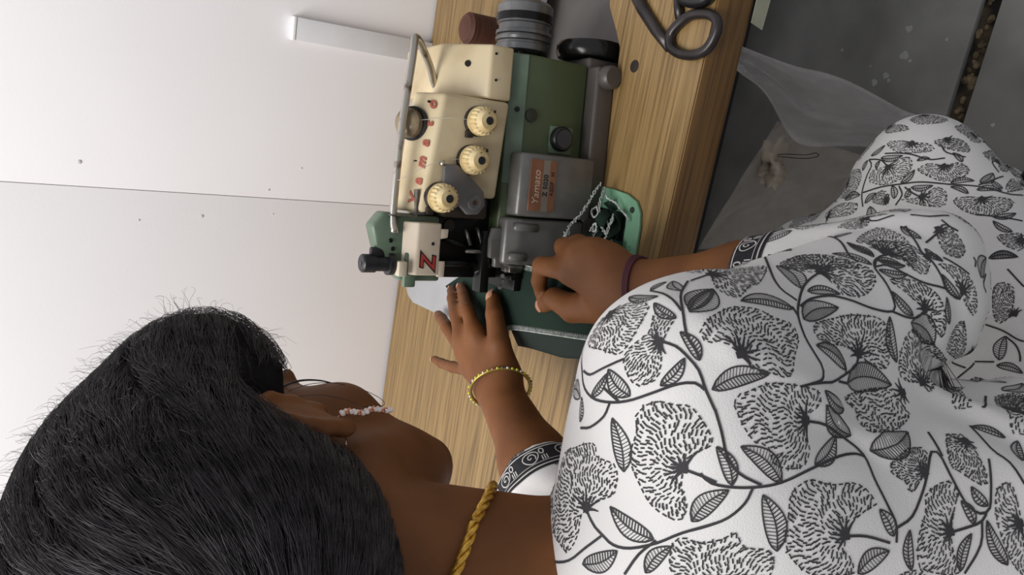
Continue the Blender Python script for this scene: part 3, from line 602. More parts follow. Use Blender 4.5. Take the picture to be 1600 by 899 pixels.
# torso
B += [EL(NB - .17 * tu_, (.135, .085, .150), TR), EL(NB - .34 * tu_, (.115, .080, .14), TR, .05), EL(PEL + V3((0, 0, .01)), (.135, .10, .095), TR, .05)]
B += [RC(NB - .078 * tu_ + .03 * tr_, RS, .044, .045, .03), RC(NB - .078 * tu_ - .03 * tr_, LS, .044, .045, .03)]
B += [EL(NB - .20 * tu_ + .07 * tr_ + .07 * tb_, (.055, .045, .055), TR, .04), EL(NB - .20 * tu_ - .07 * tr_ + .07 * tb_, (.055, .045, .055), TR, .04)]
# neck and head
skb = H(0, -2.5, -5.5)
B += [RC(NB - .03 * tu_, skb, .047, .048, .025), RC(NB + .020 * tr_ - .06 * tu_, H(1.6, -4.5, -4), .034, .032, .03), RC(NB - .020 * tr_ - .06 * tu_, H(-1.6, -4.5, -4), .034, .032, .03)]
B += [EL(H(0, -1.0, 4.2), (.073, .092, .088), HR, .02), EL(H(0, 4.2, -1.6), (.060, .058, .075), HR, .03), EL(H(0, 5.0, -6.2), (.042, .042, .042), HR, .03)]
for s in (-1, 1):
    B += [RC(H(s * 4.9, .6, -5.2), H(s * 1.6, 7.6, -9.2), .016, .017, .022), EL(H(s * 4.3, 6.2, -2.0), (.022, .024, .022), HR, .02), EL(H(s * 3.2, 7.9, 2.8), (.026, .012, .009), HR, .014), EL(H(s * 3.1, 7.7, .6), (.017, .013, .012), HR, .008), RC(H(s * 1.3, 9.4, -2.6), H(s * 1.0, 9.3, -2.4), .008, .007, .006)]
    B += [RC(H(s * 2.4, 8.6, -5.5), H(s * .5, 9.4, -5.3), .005, .0065, .006), RC(H(s * 2.2, 8.5, -6.4), H(s * .5, 9.2, -6.6), .005, .0075, .006)]
B += [EL(H(0, 8.3, -9.0), (.017, .014, .013), HR, .02), RC(H(0, 8.9, 1.8), H(0, 10.7, -2.3), .007, .011, .012)]
# ears
def ear(s):
    L = [(7.0, 1.0, -.8), (7.4, .7, 1.0), (7.7, -.1, 2.3), (7.9, -1.3, 2.7), (8.0, -2.2, 1.9), (7.9, -2.4, .5), (7.7, -1.9, -.9), (7.4, -1.0, -1.9), (7.1, -.3, -2.6)]
    out = [EL(H(s * 7.25, -.8, .2), (.0055, .017, .027), HR, .008)]
    for i in range(len(L) - 1): out.append(RC(H(s * L[i][0], *L[i][1:]), H(s * L[i + 1][0], *L[i + 1][1:]), .0042, .0042, .004))
    out += [EL(H(s * 7.0, .1, -2.6), (.005, .009, .009), HR, .005), EL(H(s * 6.9, 1.2, -.6), (.006, .004, .007), HR, .006), RC(H(s * 7.6, -1.9, 1.6), H(s * 7.5, -1.6, -1.2), .003, .003, .005)]
    return out
B += ear(1) + ear(-1)
# arms
def limb(a, b, ra, rb, rm=None, k=.025):
    m = (V3(a) + V3(b)) / 2; rm = rm or (ra + rb) / 2; return [RC(a, m, ra, rm, k), RC(m, b, rm, rb, k)]
B += limb(RS, RE, .050, .039, .046) + limb(LS, LE, .050, .039, .046)
B += limb(RE, RW, .040, .0255, .036) + limb(LE, LW, .040, .0255, .035)
def chain(P, R, k0=.010, k=.003): return [RC(P[i], P[i + 1], R[i], R[i + 1], k0 if i == 0 else k) for i in range(len(P) - 1)]

NAILS = []
def finger(P, R, nail_up=None, k0=.010):
    global B
    P = [V3(p) for p in P]; B += chain(P, R, k0)
    if nail_up is not None: NAILS.append((P[-2], P[-1], R[-1], V3(nail_up)))
def palm(w1, w2, mcps, rw, rm):
    out = []
    for i, q in enumerate(mcps):
        t = i / (len(mcps) - 1); w = V3(w1) * (1 - t) + V3(w2) * t; out.append(RC(w, V3(q), rw, rm, .014))
    for q, q2 in zip(mcps[:-1], mcps[1:]):
        a, b = V3(q) - V3((0, 0, .002)), V3(q2) - V3((0, 0, .002)); c = (V3(w1) + V3(w2)) / 2; out.append(RC(a * .85 + c * .15, b * .85 + c * .15, rm * .95, rm * .95, .01))
    return out
# ---- left hand, spread flat on the cloth
lI, lM, lR, lP = (-.300, .748, .882), (-.316, .770, .884), (-.334, .763, .881), (-.350, .748, .876)
B += palm((-.338, .702, .869), (-.362, .702, .869), [lI, lM, lR, lP], .0165, .0105)
finger([lI, (-.281, .774, .881), (-.274, .808, .869), (-.270, .832, .861)], [.0100, .0085, .0077, .0064], (0, .3, 1))
finger([lM, (-.293, .795, .884), (-.285, .831, .871), (-.281, .854, .861)], [.0102, .0087, .0079, .0066], (0, .3, 1))
finger([lR, (-.321, .820, .879), (-.322, .856, .869), (-.325, .880, .861)], [.0098, .0083, .0075, .0063], (-.2, .3, 1))
finger([lP, (-.368, .800, .874), (-.379, .838, .869), (-.386, .868, .864)], [.0092, .0074, .0066, .0055], (-.3, .2, 1))
finger([(-.332, .692, .866), (-.299, .706, .872), (-.271, .731, .869), (-.257, .749, .863)], [.0185, .0135, .0108, .0088], (.15, -.1, 1), .02)
# ---- right hand, thumb and forefinger pinching the cloth, the others curled under
rI, rM, rR, rP = (-0.1690, 0.5740, 0.8930), (-0.1520, 0.5680, 0.8910), (-0.1450, 0.5560, 0.8840), (-0.1470, 0.5420, 0.8740)
B += palm((-0.1870, 0.5200, 0.8600), (-0.1650, 0.5160, 0.8610), [rI, rM, rR, rP], .0185, .0125)
finger([rI, (-0.1790, 0.6240, 0.8920), (-0.2030, 0.6480, 0.8740), (-0.2200, 0.6540, 0.8640)], [.0120, .0098, .0088, .0070])
finger([rM, (-0.1550, 0.6120, 0.8780), (-0.1730, 0.6200, 0.8640), (-0.1850, 0.6100, 0.8620)], [.0118, .0096, .0086, .0074])
finger([rR, (-0.1470, 0.5960, 0.8720), (-0.1630, 0.6000, 0.8580), (-0.1750, 0.5900, 0.8620)], [.0112, .0092, .0084, .0074])
finger([rP, (-0.1490, 0.5740, 0.8620), (-0.1630, 0.5760, 0.8540), (-0.1730, 0.5700, 0.8600)], [.0104, .0084, .0078, .0070])
finger([(-0.1950, 0.5480, 0.8560), (-0.2150, 0.5920, 0.8660), (-0.2150, 0.6240, 0.8670), (-0.2310, 0.6500, 0.8600)], [.0210, .0150, .0118, .0092], (-.2, 0, 1), .02)
# legs and feet
for s, hp, kn, ft in ((1, RH, RK, RF), (-1, LH, LK, LF)):
    B += limb(hp, kn, .062, .042, .052, .03) + limb(kn, ft, .042, .030, .042, .03)
    B += [RC(ft - V3((0, 0, .035)), ft + V3((.03, .14, -.05)), .034, .024, .03), EL(ft + V3((-.01, -.03, -.045)), (.03, .035, .03), None, .03)]
V, Q = polygonize('body', B, (-.62, -.1, -.02), (.16, .92, 1.42), .0024)
V = relax(V, Q, 2)
me = np_mesh('body', V, Q)

# skin: warm brown, a little redder and paler where blood shows at the finger tips
def skin():
    m = bpy.data.materials.new('brown_skin'); m.use_nodes = True; nt = m.node_tree; b = nt.nodes['Principled BSDF']; N = nt.nodes.new
    b.inputs['Roughness'].default_value = .55; b.inputs['Specular IOR Level'].default_value = .22; b.inputs['Subsurface Weight'].default_value = .06; b.inputs['Subsurface Radius'].default_value = (.006, .0025, .0015); b.inputs['Subsurface Scale'].default_value = .6
    tc = N('ShaderNodeTexCoord'); n = N('ShaderNodeTexNoise'); n.inputs['Scale'].default_value = 22; n.inputs['Detail'].default_value = 4; nt.links.new(tc.outputs['Object'], n.inputs['Vector'])
    cr = N('ShaderNodeValToRGB'); cr.color_ramp.elements[0].position = .3; cr.color_ramp.elements[0].color = lin((102, 63, 35)); cr.color_ramp.elements[1].position = .7; cr.color_ramp.elements[1].color = lin((122, 77, 43))
    nt.links.new(n.outputs[0], cr.inputs[0]); nt.links.new(cr.outputs[0], b.inputs['Base Color'])
    v = N('ShaderNodeTexNoise'); v.inputs['Scale'].default_value = 420; v.inputs['Detail'].default_value = 2; nt.links.new(tc.outputs['Object'], v.inputs['Vector'])
    bp = N('ShaderNodeBump'); bp.inputs['Strength'].default_value = .12; bp.inputs['Distance'].default_value = .0008; nt.links.new(v.outputs[0], bp.inputs['Height']); nt.links.new(bp.outputs[0], b.inputs['Normal'])
    return m
m_skin = skin()
pr = empty('person', (float(PEL[0]), float(PEL[1]), 0)); tag(pr, 'seated woman in a black and white floral dress guiding cloth with both hands', 'person')
bpy.context.view_layer.update()
body = loc_parent(add('body', me, m_skin, pr, True))
# finger nails
m_nail = mat('nail', (190, 138, 112), .3, col2=(180, 126, 102))
for a, b, r, up in NAILS:
    d = (b - a) / np.linalg.norm(b - a); up = up - d * (up @ d); up /= np.linalg.norm(up); sd = np.cross(d, up)
    vs = []; n1, n2 = 7, 7
    for i in range(n1):
        for j in range(n2):
            u = (i / (n1 - 1) - .35) * 2; w = (j / (n2 - 1) - .5) * 2; wr = .82 * math.sqrt(max(0, 1 - (max(0, -u - .1) / .75) ** 2)) ; th = w * .95 * wr
            vs.append(b + d * (r * (.05 + .80 * u)) + (sd * math.sin(th) + up * math.cos(th)) * (r * (1.06 if u < .9 else 1.0)) - up * r * max(0, u) ** 2 * .22)
    fs = [(i * n2 + j, (i + 1) * n2 + j, (i + 1) * n2 + j + 1, i * n2 + j + 1) for i in range(n1 - 1) for j in range(n2 - 1)]
    nm = np_mesh('fingernail', np.array(vs), np.array(fs)); loc_parent(add('fingernail', nm, m_nail, pr, True))
# ------------------------------------------------------------------ dress
D_ = []
D_ += [EL(NB - .17 * tu_ - .004 * tb_, (.156, .104, .166), TR), EL(NB - .34 * tu_, (.150, .112, .16), TR, .06), EL(PEL + V3((0, 0, .01)), (.165, .135, .12), TR, .05)]
D_ += [RC(NB - .078 * tu_ + .03 * tr_, RS, .054, .063, .035), RC(NB - .078 * tu_ - .03 * tr_, LS, .054, .055, .035)]
D_ += [RC(NB - .052 * tu_ + .036 * tr_, RS + V3((0, 0, .004)), .050, .058, .03), RC(NB - .052 * tu_ - .036 * tr_, LS, .050, .054, .03)]
D_ += [EL(NB - .20 * tu_ + .07 * tr_ + .07 * tb_, (.066, .056, .066), TR, .04), EL(NB - .20 * tu_ - .07 * tr_ + .07 * tb_, (.066, .056, .066), TR, .04)]
RC_, LC_ = RE + (RW - RE) * .52, LE + (LW - LE) * .46
D_ += [RC(RS, RE, .064, .055, .03), RC(RE, RC_, .056, .044, .02), RC(LS, LE, .058, .055, .05), RC(LE, LC_, .056, .050, .03)]
D_ += [RC(RH, RK, .078, .061, .014), RC(LH, LK, .105, .072, .014), RC((RH + LH) / 2, (RK + LK) / 2 - V3((0, .03, .0)), .11, .06, .016)]
for kn in (RK, LK): D_ += [RC(kn - V3((.01, .01, .0)), kn + V3((-.045, -.03, -.28)), .052, .058, .03)]
D_ += [RC((RK + LK) / 2 - V3((.01, .04, .02)), (RK + LK) / 2 + V3((-.04, -.06, -.28)), .07, .08, .05)]
# openings: neck, both cuffs, hem
def cut_after(p, q):                                       # everything beyond q, near the limb p->q
    d = (q - p) / np.linalg.norm(q - p)
    return FN(lambda P: np.maximum(-((P - q) @ d), np.linalg.norm(P - q, axis=1) - .075), .004)
D_ += [cut_after(RE, RC_), cut_after(LE, LC_)]
D_ += [RC(RE, RW, .030, .034, .006, True), RC(LE, LW, .030, .034, .006, True)]
NC = NB + .025 * tu_
D_ += [EL(NC - .026 * tr_, (.066, .094, .070), TR, .006, True)]
D_ += [FN(lambda P: P[:, 2] - .30, .004)]
def wr(P, d):
    o = np.zeros(len(P))
    for c, amp, fr, w in ((RE, .0035, 150, .07), (LE, .0035, 150, .07), (V3((-.16, .25, .80)), .0035, 110, .10), (RS + V3((0, .0, -.05)), .0015, 120, .06)):
        r = np.linalg.norm(P - c, axis=1); q = P - c
        o += amp * np.exp(-(r / w) ** 2) * np.sin(fr * (q @ V3((.5, .6, -.6))) + 3 * np.sin(40 * (q @ V3((.7, -.5, .3)))) + 1.2 * np.sin(70 * q[:, 2]))
    o += .0016 * np.sin(38 * P[:, 0] + 2 * np.sin(21 * P[:, 1])) * np.sin(29 * P[:, 2] + 1.7 * np.sin(26 * P[:, 0])) + .0010 * np.sin(75 * P[:, 0] - 52 * P[:, 1] + 60 * P[:, 2])
    pl_ = [V3((-.1097, .3022, 1.0367)), V3((-.119, .2598, 1.0244)), V3((-.1361, .2335, .9815)), V3((-.1616, .2088, .927))]; dm = np.full(len(P), 9.)
    for a, b in zip(pl_[:-1], pl_[1:]): dm = np.minimum(dm, RC(a, b, 0, 0).d(P) if True else dm)
    o -= .0028 * np.exp(-(np.maximum(dm - .006, 0) / .0045) ** 2)                     # pressed crease over the shoulder
    lap = np.clip((.66 - P[:, 2]) / .1, 0, 1); o += lap * .004 * np.sin(34 * (P @ V3((.85, -.5, .0))) + 2 * np.sin(12 * (P @ V3((.5, .85, 0)))))
    return o
DV, DQ = polygonize('dress', D_, (-.66, -.2, .22), (.20, .80, 1.2), .0036, wr, .008)
DV = relax(DV, DQ, 2)
dme = np_mesh('dress', DV, DQ)
m_dr = mat('white_printed_cotton', (222, 219, 217), .85, col2=(215, 212, 210), scale=8, bump=.2, bscale=1100, sheen=.15)
dress = loc_parent(add('dress', dme, m_dr, pr, True))
# places of the printed motifs on the cloth, in millimetres
PRINT_FLOWERS = [[[-124,330,1051],[[-124,330,1051],[-130,334,1054],[-144,333,1061],[-140,314,1065],[-137,301,1065],[-128,299,1060],[-118,301,1054],[-111,305,1047],[-112,318,1044]]],[[-123,283,1054],[[-112,297,1048],[-117,294,1052],[-122,292,1056],[-131,296,1062],[-138,296,1065],[-145,288,1067],[-147,280,1065],[-141,274,1061],[-133,276,1057],[-125,281,1055],[-116,284,1049],[-112,286,1046]]],[[-181,247,1053],[[-152,269,1063],[-161,274,1068],[-170,271,1068],[-185,271,1069],[-197,265,1065],[-208,257,1059],[-211,245,1051],[-204,242,1049],[-196,244,1051],[-191,246,1053],[-181,247,1053],[-172,245,1051],[-164,241,1044],[-156,246,1046],[-149,254,1051],[-150,260,1057]]],[[-230,292,1072],[[-190,297,1073],[-202,315,1069],[-217,330,1065],[-255,322,1070],[-260,303,1076],[-259,295,1076],[-248,292,1075],[-237,294,1073],[-230,292,1072],[-220,285,1070],[-212,277,1068],[-200,276,1069],[-194,280,1071],[-195,288,1072],[-195,293,1073]]],[[-242,219,1035],[[-228,243,1052],[-220,241,1049],[-219,233,1043],[-215,227,1036],[-210,223,1029],[-215,218,1026],[-215,210,1015],[-226,206,1015],[-229,213,1025],[-234,224,1039],[-240,237,1051]]],[[-118,252,1026],[[-101,275,1014],[-105,273,1028],[-112,271,1038],[-116,265,1039],[-114,259,1032],[-118,252,1026],[-120,249,1023],[-125,244,1018],[-126,241,1011],[-127,237,1001],[-120,243,992],[-112,251,981],[-106,259,980],[-103,263,991],[-100,270,999]]],[[-92,309,999],[[-94,324,996],[-94,319,1004],[-92,309,999],[-95,292,1010],[-97,280,1005],[-93,288,987],[-91,292,973],[-88,315,947]]],[[-84,288,925],[[-84,312,934],[-85,300,941],[-84,291,932],[-84,288,925],[-87,279,923],[-92,269,922],[-92,265,905],[-84,271,891],[-78,279,888],[-77,288,896],[-76,299,905],[-79,311,916]]],[[-124,248,924],[[-103,261,930],[-106,259,956],[-110,254,964],[-115,249,959],[-118,250,937],[-124,248,924],[-129,244,913],[-131,242,901],[-121,246,896],[-109,252,895],[-103,255,901],[-102,258,915]]],[[-150,227,989],[[-141,243,1033],[-135,241,1023],[-131,238,1011],[-132,233,993],[-135,230,981],[-141,228,981],[-146,228,987],[-150,227,989],[-156,225,992],[-164,222,988],[-171,219,993],[-173,220,1003],[-170,223,1013],[-162,227,1017],[-159,231,1025],[-150,238,1031]]],[[-144,234,888],[[-143,235,947],[-143,239,925],[-142,237,903],[-147,232,895],[-155,223,894],[-160,218,916],[-159,219,935],[-155,226,940],[-151,231,938]]],[[-203,194,976],[[-179,215,991],[-185,215,1002],[-195,212,1005],[-207,208,1008],[-216,203,1006],[-223,196,997],[-222,190,986],[-221,186,974],[-214,189,975],[-210,192,978],[-203,194,976],[-197,196,971],[-192,196,963],[-188,196,954],[-182,202,957],[-180,207,964],[-181,210,977]]],[[-174,195,914],[[-171,205,932],[-165,206,919],[-165,204,906],[-171,197,911],[-178,194,919],[-183,192,927],[-179,197,929],[-176,202,934]]],[[-200,173,911],[[-177,187,904],[-183,188,918],[-193,183,924],[-204,179,932],[-216,173,934],[-220,168,924],[-220,163,911],[-209,168,912],[-200,173,911],[-188,178,905],[-181,181,900]]],[[-193,158,868],[[-175,172,871],[-181,171,878],[-194,163,882],[-209,154,879],[-217,149,873],[-217,147,869],[-199,154,868],[-185,162,867],[-176,168,867]]],[[-159,196,877],[[-159,203,885],[-169,192,896],[-173,185,892],[-177,177,884],[-172,178,879],[-164,187,877],[-158,197,875],[-158,201,878]]],[[-146,193,821],[[-146,214,809],[-149,192,838],[-152,185,837],[-150,186,833],[-144,204,797],[-144,212,793]]],[[-98,254,855],[[-82,269,879],[-86,264,875],[-92,257,865],[-98,254,855],[-106,251,849],[-118,248,835],[-107,248,835],[-94,251,840],[-87,256,845],[-82,262,856],[-81,266,865]]],[[-141,235,867],[[-110,249,874],[-129,242,888],[-138,238,884],[-141,235,867],[-146,229,862],[-143,230,853],[-144,253,813],[-128,251,834],[-116,251,855]]],[[-68,288,863],[[-64,300,863],[-68,289,864],[-68,282,858],[-74,271,856],[-77,265,848],[-70,269,838],[-65,276,839],[-62,287,845]]],[[-85,253,818],[[-70,267,832],[-75,260,826],[-84,254,820],[-93,250,813],[-102,249,800],[-89,250,802],[-77,256,808],[-71,262,820]]],[[-130,264,778],[[-105,250,811],[-115,250,819],[-126,249,820],[-134,254,792],[-119,250,797]]],[[-109,294,666],[[-105,323,617],[-99,313,614],[-109,305,617],[-125,302,621],[-132,311,622]]],[[-150,246,816],[[-150,245,817],[-146,220,854],[-147,213,851],[-145,215,843],[-149,234,817]]],[[-146,200,822],[[-146,215,810],[-145,215,798],[-143,210,787],[-145,198,808],[-146,204,824]]],[[-21,460,609],[[-9,447,605],[-21,461,609],[-28,475,608],[-39,476,607],[-39,458,611],[-31,443,611],[-21,437,608],[-12,439,605]]],[[-48,513,588],[[-30,497,598],[-36,513,586],[-48,513,588],[-63,516,588],[-61,498,600],[-50,491,602],[-37,489,603]]],[[-43,417,610],[[-31,407,605],[-43,417,610],[-50,432,611],[-48,397,609],[-36,396,605]]],[[6,449,598],[[1,473,601],[6,460,600],[6,449,598],[7,434,593],[2,428,595],[-3,441,602],[-5,458,605]]],[[-10,412,596],[[-18,430,606],[-11,424,601],[-10,412,596],[-5,403,588],[-9,394,585],[-17,393,592],[-24,404,601],[-22,422,605]]],[[35,466,564],[[29,471,576],[35,466,564],[35,445,557],[29,444,571],[25,457,582]]],[[15,426,581],[[11,432,589],[15,426,581],[17,419,572],[13,411,569],[7,405,573],[6,410,581],[6,424,589]]],[[-33,370,593],[[-40,388,605],[-34,380,599],[-33,370,593],[-29,359,582],[-30,351,575],[-39,348,587],[-47,359,600],[-47,375,605]]],[[-15,365,536],[[-17,365,566],[-11,369,549],[-18,359,546],[-23,359,571]]],[[-61,324,594],[[-63,341,603],[-58,335,598],[-57,327,591],[-68,320,598],[-69,329,603]]],[[-54,449,610],[[-54,467,608],[-45,457,610],[-50,448,611],[-57,449,609],[-59,463,608]]],[[18,489,581],[[18,489,581],[21,469,586],[17,462,591],[11,482,591]]],[[-88,524,590],[[-84,530,584],[-71,511,595],[-65,484,604],[-78,489,606],[-89,523,591]]],[[-69,287,865],[[-66,305,869],[-58,312,843],[-57,298,839],[-62,284,842],[-70,273,847],[-71,278,859],[-69,287,865],[-66,297,867]]],[[-82,291,921],[[-84,307,936],[-80,312,919],[-76,304,906],[-76,290,895],[-79,282,896],[-85,300,939]]],[[-50,284,814],[[-47,284,809],[-52,282,816],[-63,270,821],[-65,266,809],[-59,269,800],[-48,280,805]]]]
PRINT_LEAVES = [[[-100,300,1029],[-99,315,1022],35],[[-106,282,1038],[-96,292,1013],27],[[-126,262,1044],[-116,278,1046],18],[[-143,270,1060],[-127,268,1049],17],[[-154,282,1068],[-147,303,1069],23],[[-166,308,1072],[-149,302,1069],16],[[-186,316,1069],[-172,320,1069],23],[[-113,328,1041],[-105,305,1041],15],[[-111,285,1044],[-108,303,1045],17],[[-105,318,1035],[-100,318,1024],19],[[-195,273,1069],[-169,287,1073],19],[[-226,251,1058],[-220,278,1068],19],[[-259,282,1075],[-241,266,1067],21],[[-245,249,1060],[-226,243,1052],19],[[-184,230,1033],[-165,239,1042],18],[[-209,239,1046],[-187,231,1034],21],[[-180,219,1008],[-163,233,1031],17],[[-214,208,1012],[-187,221,1018],20],[[-172,218,985],[-160,224,963],20],[[-161,223,951],[-142,228,975],20],[[-167,214,942],[-160,215,906],22],[[-203,185,947],[-191,194,952],25],[[-221,185,971],[-210,183,951],22],[[-105,283,1037],[-96,291,1013],25],[[-100,268,969],[-98,277,1005],15],[[-92,281,949],[-86,308,941],23],[[-93,278,946],[-92,270,925],15],[[-104,261,967],[-99,265,931],18],[[-129,242,942],[-115,248,968],17],[[-136,238,943],[-140,237,898],19],[[-138,251,1042],[-127,241,1013],16],[[-147,229,954],[-135,231,975],19],[[-72,286,875],[-69,304,878],17],[[-76,281,883],[-75,301,898],15],[[-73,282,875],[-74,273,859],15],[[-78,276,882],[-78,268,862],15],[[-101,253,869],[-88,263,883],16],[[-128,243,890],[-102,255,891],16],[[-105,251,872],[-121,250,838],23],[[-106,248,831],[-89,253,835],16],[[-66,274,838],[-68,266,828],17],[[-90,252,820],[-76,262,833],15],[[-163,296,626],[-142,299,622],29],[[-168,296,627],[-166,274,628],15],[[-144,219,793],[-142,221,763],19],[[-81,338,611],[-75,319,603],18],[[-76,257,791],[-65,268,770],23],[[-186,170,885],[-178,179,891],27],[[-195,169,896],[-185,178,900],23],[[-219,163,909],[-200,168,899],15],[[-214,152,880],[-193,167,888],15],[[-219,174,939],[-200,183,936],15],[[-157,188,847],[-155,202,861],15],[[-164,174,851],[-157,183,842],33],[[-20,379,586],[-9,379,569],22],[[-21,364,574],[-15,375,577],24],[[-25,399,599],[-19,384,588],15],[[-31,381,597],[-28,397,601],15],[[-26,377,592],[-23,363,576],15],[[-34,440,611],[-19,433,607],17],[[-36,429,610],[-30,411,606],15],[[-50,442,611],[-38,448,611],27],[[-47,431,611],[-37,430,611],27],[[-64,504,598],[-55,484,604],18],[[-62,475,606],[-49,463,609],15],[[-30,490,603],[-19,487,602],29],[[-25,472,609],[-17,471,608],35],[[-14,471,607],[-8,450,605],15],[[-14,485,602],[-1,474,602],16],[[-10,435,604],[-6,426,599],18],[[-47,353,597],[-40,342,582],15],[[-56,334,595],[-50,351,599],16],[[-82,338,612],[-75,320,603],15],[[-4,402,585],[3,413,586],22],[[-71,287,874],[-68,307,876],15],[[-68,319,872],[-63,318,857],17],[[-98,384,853],[-80,326,906],15],[[-73,283,876],[-74,274,861],15],[[-57,284,830],[-53,300,831],21],[[-63,277,835],[-68,267,829],18]]
PRINT_STEMS = [[[-96,308,1017],[-101,297,1032],[-107,285,1040],[-116,274,1045],[-122,266,1044],[-126,262,1044]],[[-123,283,1054],[-123,275,1050],[-126,266,1048],[-131,260,1045],[-137,254,1045],[-141,251,1044],[-148,245,1042]],[[-139,253,1045],[-137,258,1048],[-140,264,1055],[-148,272,1062],[-156,281,1069],[-162,292,1072],[-166,306,1072],[-165,320,1069],[-159,329,1064],[-154,339,1058],[-148,345,1053]],[[-158,326,1066],[-156,316,1069],[-148,307,1069],[-138,296,1065]],[[-107,286,1040],[-103,296,1039],[-104,309,1037],[-106,318,1035]],[[-162,292,1072],[-171,293,1074],[-182,302,1073],[-189,314,1070]],[[-157,301,1071],[-159,287,1071]],[[-230,292,1072],[-235,284,1072],[-237,277,1071],[-239,269,1068],[-236,260,1064],[-227,249,1057],[-217,241,1049],[-206,230,1037]],[[-238,277,1071],[-250,284,1074],[-263,292,1077],[-274,306,1075],[-284,325,1070]],[[-226,250,1057],[-237,255,1062],[-251,258,1066]],[[-181,247,1053],[-182,241,1047],[-184,235,1040]],[[-147,246,1042],[-157,240,1040],[-169,235,1037],[-177,229,1031],[-182,223,1019]],[[-181,241,1047],[-185,236,1042],[-185,229,1032],[-183,223,1019],[-180,219,1008],[-174,217,990],[-169,217,965],[-169,216,952],[-170,213,947]],[[-184,225,1023],[-193,225,1026],[-202,227,1033],[-209,233,1040],[-214,238,1046]],[[-150,227,989],[-153,226,974],[-160,224,960],[-165,219,951],[-170,213,947],[-179,203,948],[-189,194,946],[-197,187,944],[-206,183,946]],[[-203,194,976],[-203,190,964],[-206,184,950]],[[-96,307,1016],[-94,308,1006],[-92,309,999]],[[-86,332,924],[-88,301,954],[-93,284,965],[-97,273,961]],[[-84,288,925],[-90,283,943],[-97,273,959],[-103,263,970],[-111,252,975],[-118,245,973],[-126,240,969],[-130,235,974],[-131,233,986],[-132,233,994]],[[-99,269,962],[-96,273,948],[-94,272,934],[-94,267,923],[-98,260,905],[-99,256,887],[-92,260,884],[-83,269,884],[-78,277,884],[-74,283,878],[-71,285,869]],[[-131,233,986],[-133,236,962],[-131,240,944],[-129,245,929],[-124,248,924]],[[-134,238,953],[-136,238,943]],[[-99,269,969],[-103,263,970]],[[-131,241,943],[-127,243,943]],[[-99,256,888],[-102,253,876],[-102,252,864],[-98,254,855]],[[-77,279,882],[-75,277,872],[-78,268,863],[-82,261,851],[-84,256,834]],[[-65,276,839],[-69,269,836],[-77,261,834],[-85,255,833],[-90,252,820],[-85,253,818]],[[-66,268,826],[-74,257,807]],[[-64,265,793],[-66,264,791],[-70,261,795]],[[-75,262,775],[-80,255,789],[-86,253,786]],[[-138,318,622],[-138,303,622],[-141,290,622],[-141,284,622]],[[-142,299,622],[-146,289,623],[-152,283,624],[-158,280,625]],[[-191,321,631],[-178,315,628],[-173,314,627]],[[-172,314,626],[-166,299,626]],[[-147,220,812],[-145,207,840],[-146,207,844]],[[-87,321,610],[-98,303,611]],[[-199,186,944],[-194,186,932],[-182,190,920],[-167,200,904],[-166,198,899],[-174,188,900],[-185,177,898],[-190,171,892],[-188,169,885],[-179,173,880],[-165,183,872]],[[-200,173,911],[-197,170,901],[-194,168,892],[-190,169,887]],[[-193,168,891],[-205,163,895],[-220,162,906]],[[-159,210,893],[-167,196,898]],[[-155,203,861],[-160,186,866],[-165,176,861],[-174,166,859]],[[-66,476,606],[-53,482,604],[-34,481,606],[-23,479,607],[-18,486,603]],[[-52,481,605],[-42,460,610],[-35,440,611],[-29,422,608],[-26,398,600],[-23,378,589],[-25,358,573],[-24,352,558]],[[-56,439,610],[-45,435,611],[-37,441,611]],[[-37,435,611],[-41,425,611],[-43,417,610]],[[-22,379,588],[-17,375,580],[-10,373,561]],[[-18,486,603],[-16,470,608],[-21,460,609]],[[-9,469,606],[-5,445,604],[-7,426,600],[-3,415,593]],[[-44,302,820],[-43,293,812],[-41,288,797]],[[-48,365,602],[-46,352,596],[-45,334,583]],[[-44,287,807],[-47,281,805],[-49,277,800]],[[8,425,588],[2,417,589],[1,403,580]],[[-86,318,938],[-87,307,949]],[[-70,330,865],[-69,309,879],[-73,295,889],[-76,286,891]],[[-77,279,883],[-72,284,874],[-70,284,864],[-69,279,856],[-75,270,854]],[[-52,298,829],[-59,284,836],[-65,276,839],[-69,270,838]],[[-59,280,830],[-51,282,814]]]
# ------------------------------------------------------------------ printed flowers, leaves and vines: thin ink on the cloth
bvh_d = BVHTree.FromPolygons([Vector(v) for v in DV.tolist()], DQ.tolist())
INK_V, INK_F = [], []
def snap(p, off=.0005):
    h = bvh_d.find_nearest(p, .05); return (h[0] + h[1] * off, h[1]) if h[0] is not None else (None, None)
def ribbon(pts, w, VV=None, FF=None, off=.0005):
    VV = INK_V if VV is None else VV; FF = INK_F if FF is None else FF; S = [snap(Vector(p), off) for p in pts]
    S = [s for s in S if s[0] is not None]
    if len(S) < 2: return
    b = len(VV); n = len(S)
    for i, (p, nr) in enumerate(S):
        t = S[min(i + 1, n - 1)][0] - S[max(i - 1, 0)][0]; s = t.cross(nr); s = s.normalized() if s.length > 1e-9 else Vector((1, 0, 0)); ww = w[i * (len(w) - 1) // max(1, n - 1)] if isinstance(w, (list, tuple)) else w
        VV.append(p - s * ww); VV.append(p + s * ww)
    for i in range(n - 1): FF.append((b + 2 * i, b + 2 * i + 1, b + 2 * i + 3, b + 2 * i + 2))
def dense(pts, step=.003):
    P = smooth_path(pts, 6); out = [P[0]]
    for p in P[1:]:
        if (p - out[-1]).length >= step: out.append(p)
    if (out[-1] - P[-1]).length > step * .3: out.append(P[-1])
    return out
COVER = []
def inside(poly, x, y):
    c = False; n = len(poly)
    for i in range(n):
        x1, y1 = poly[i]; x2, y2 = poly[i - 1]
        if (y1 > y) != (y2 > y) and x < (x2 - x1) * (y - y1) / (y2 - y1) + x1: c = not c
    return c
rp_ = random.Random(11)
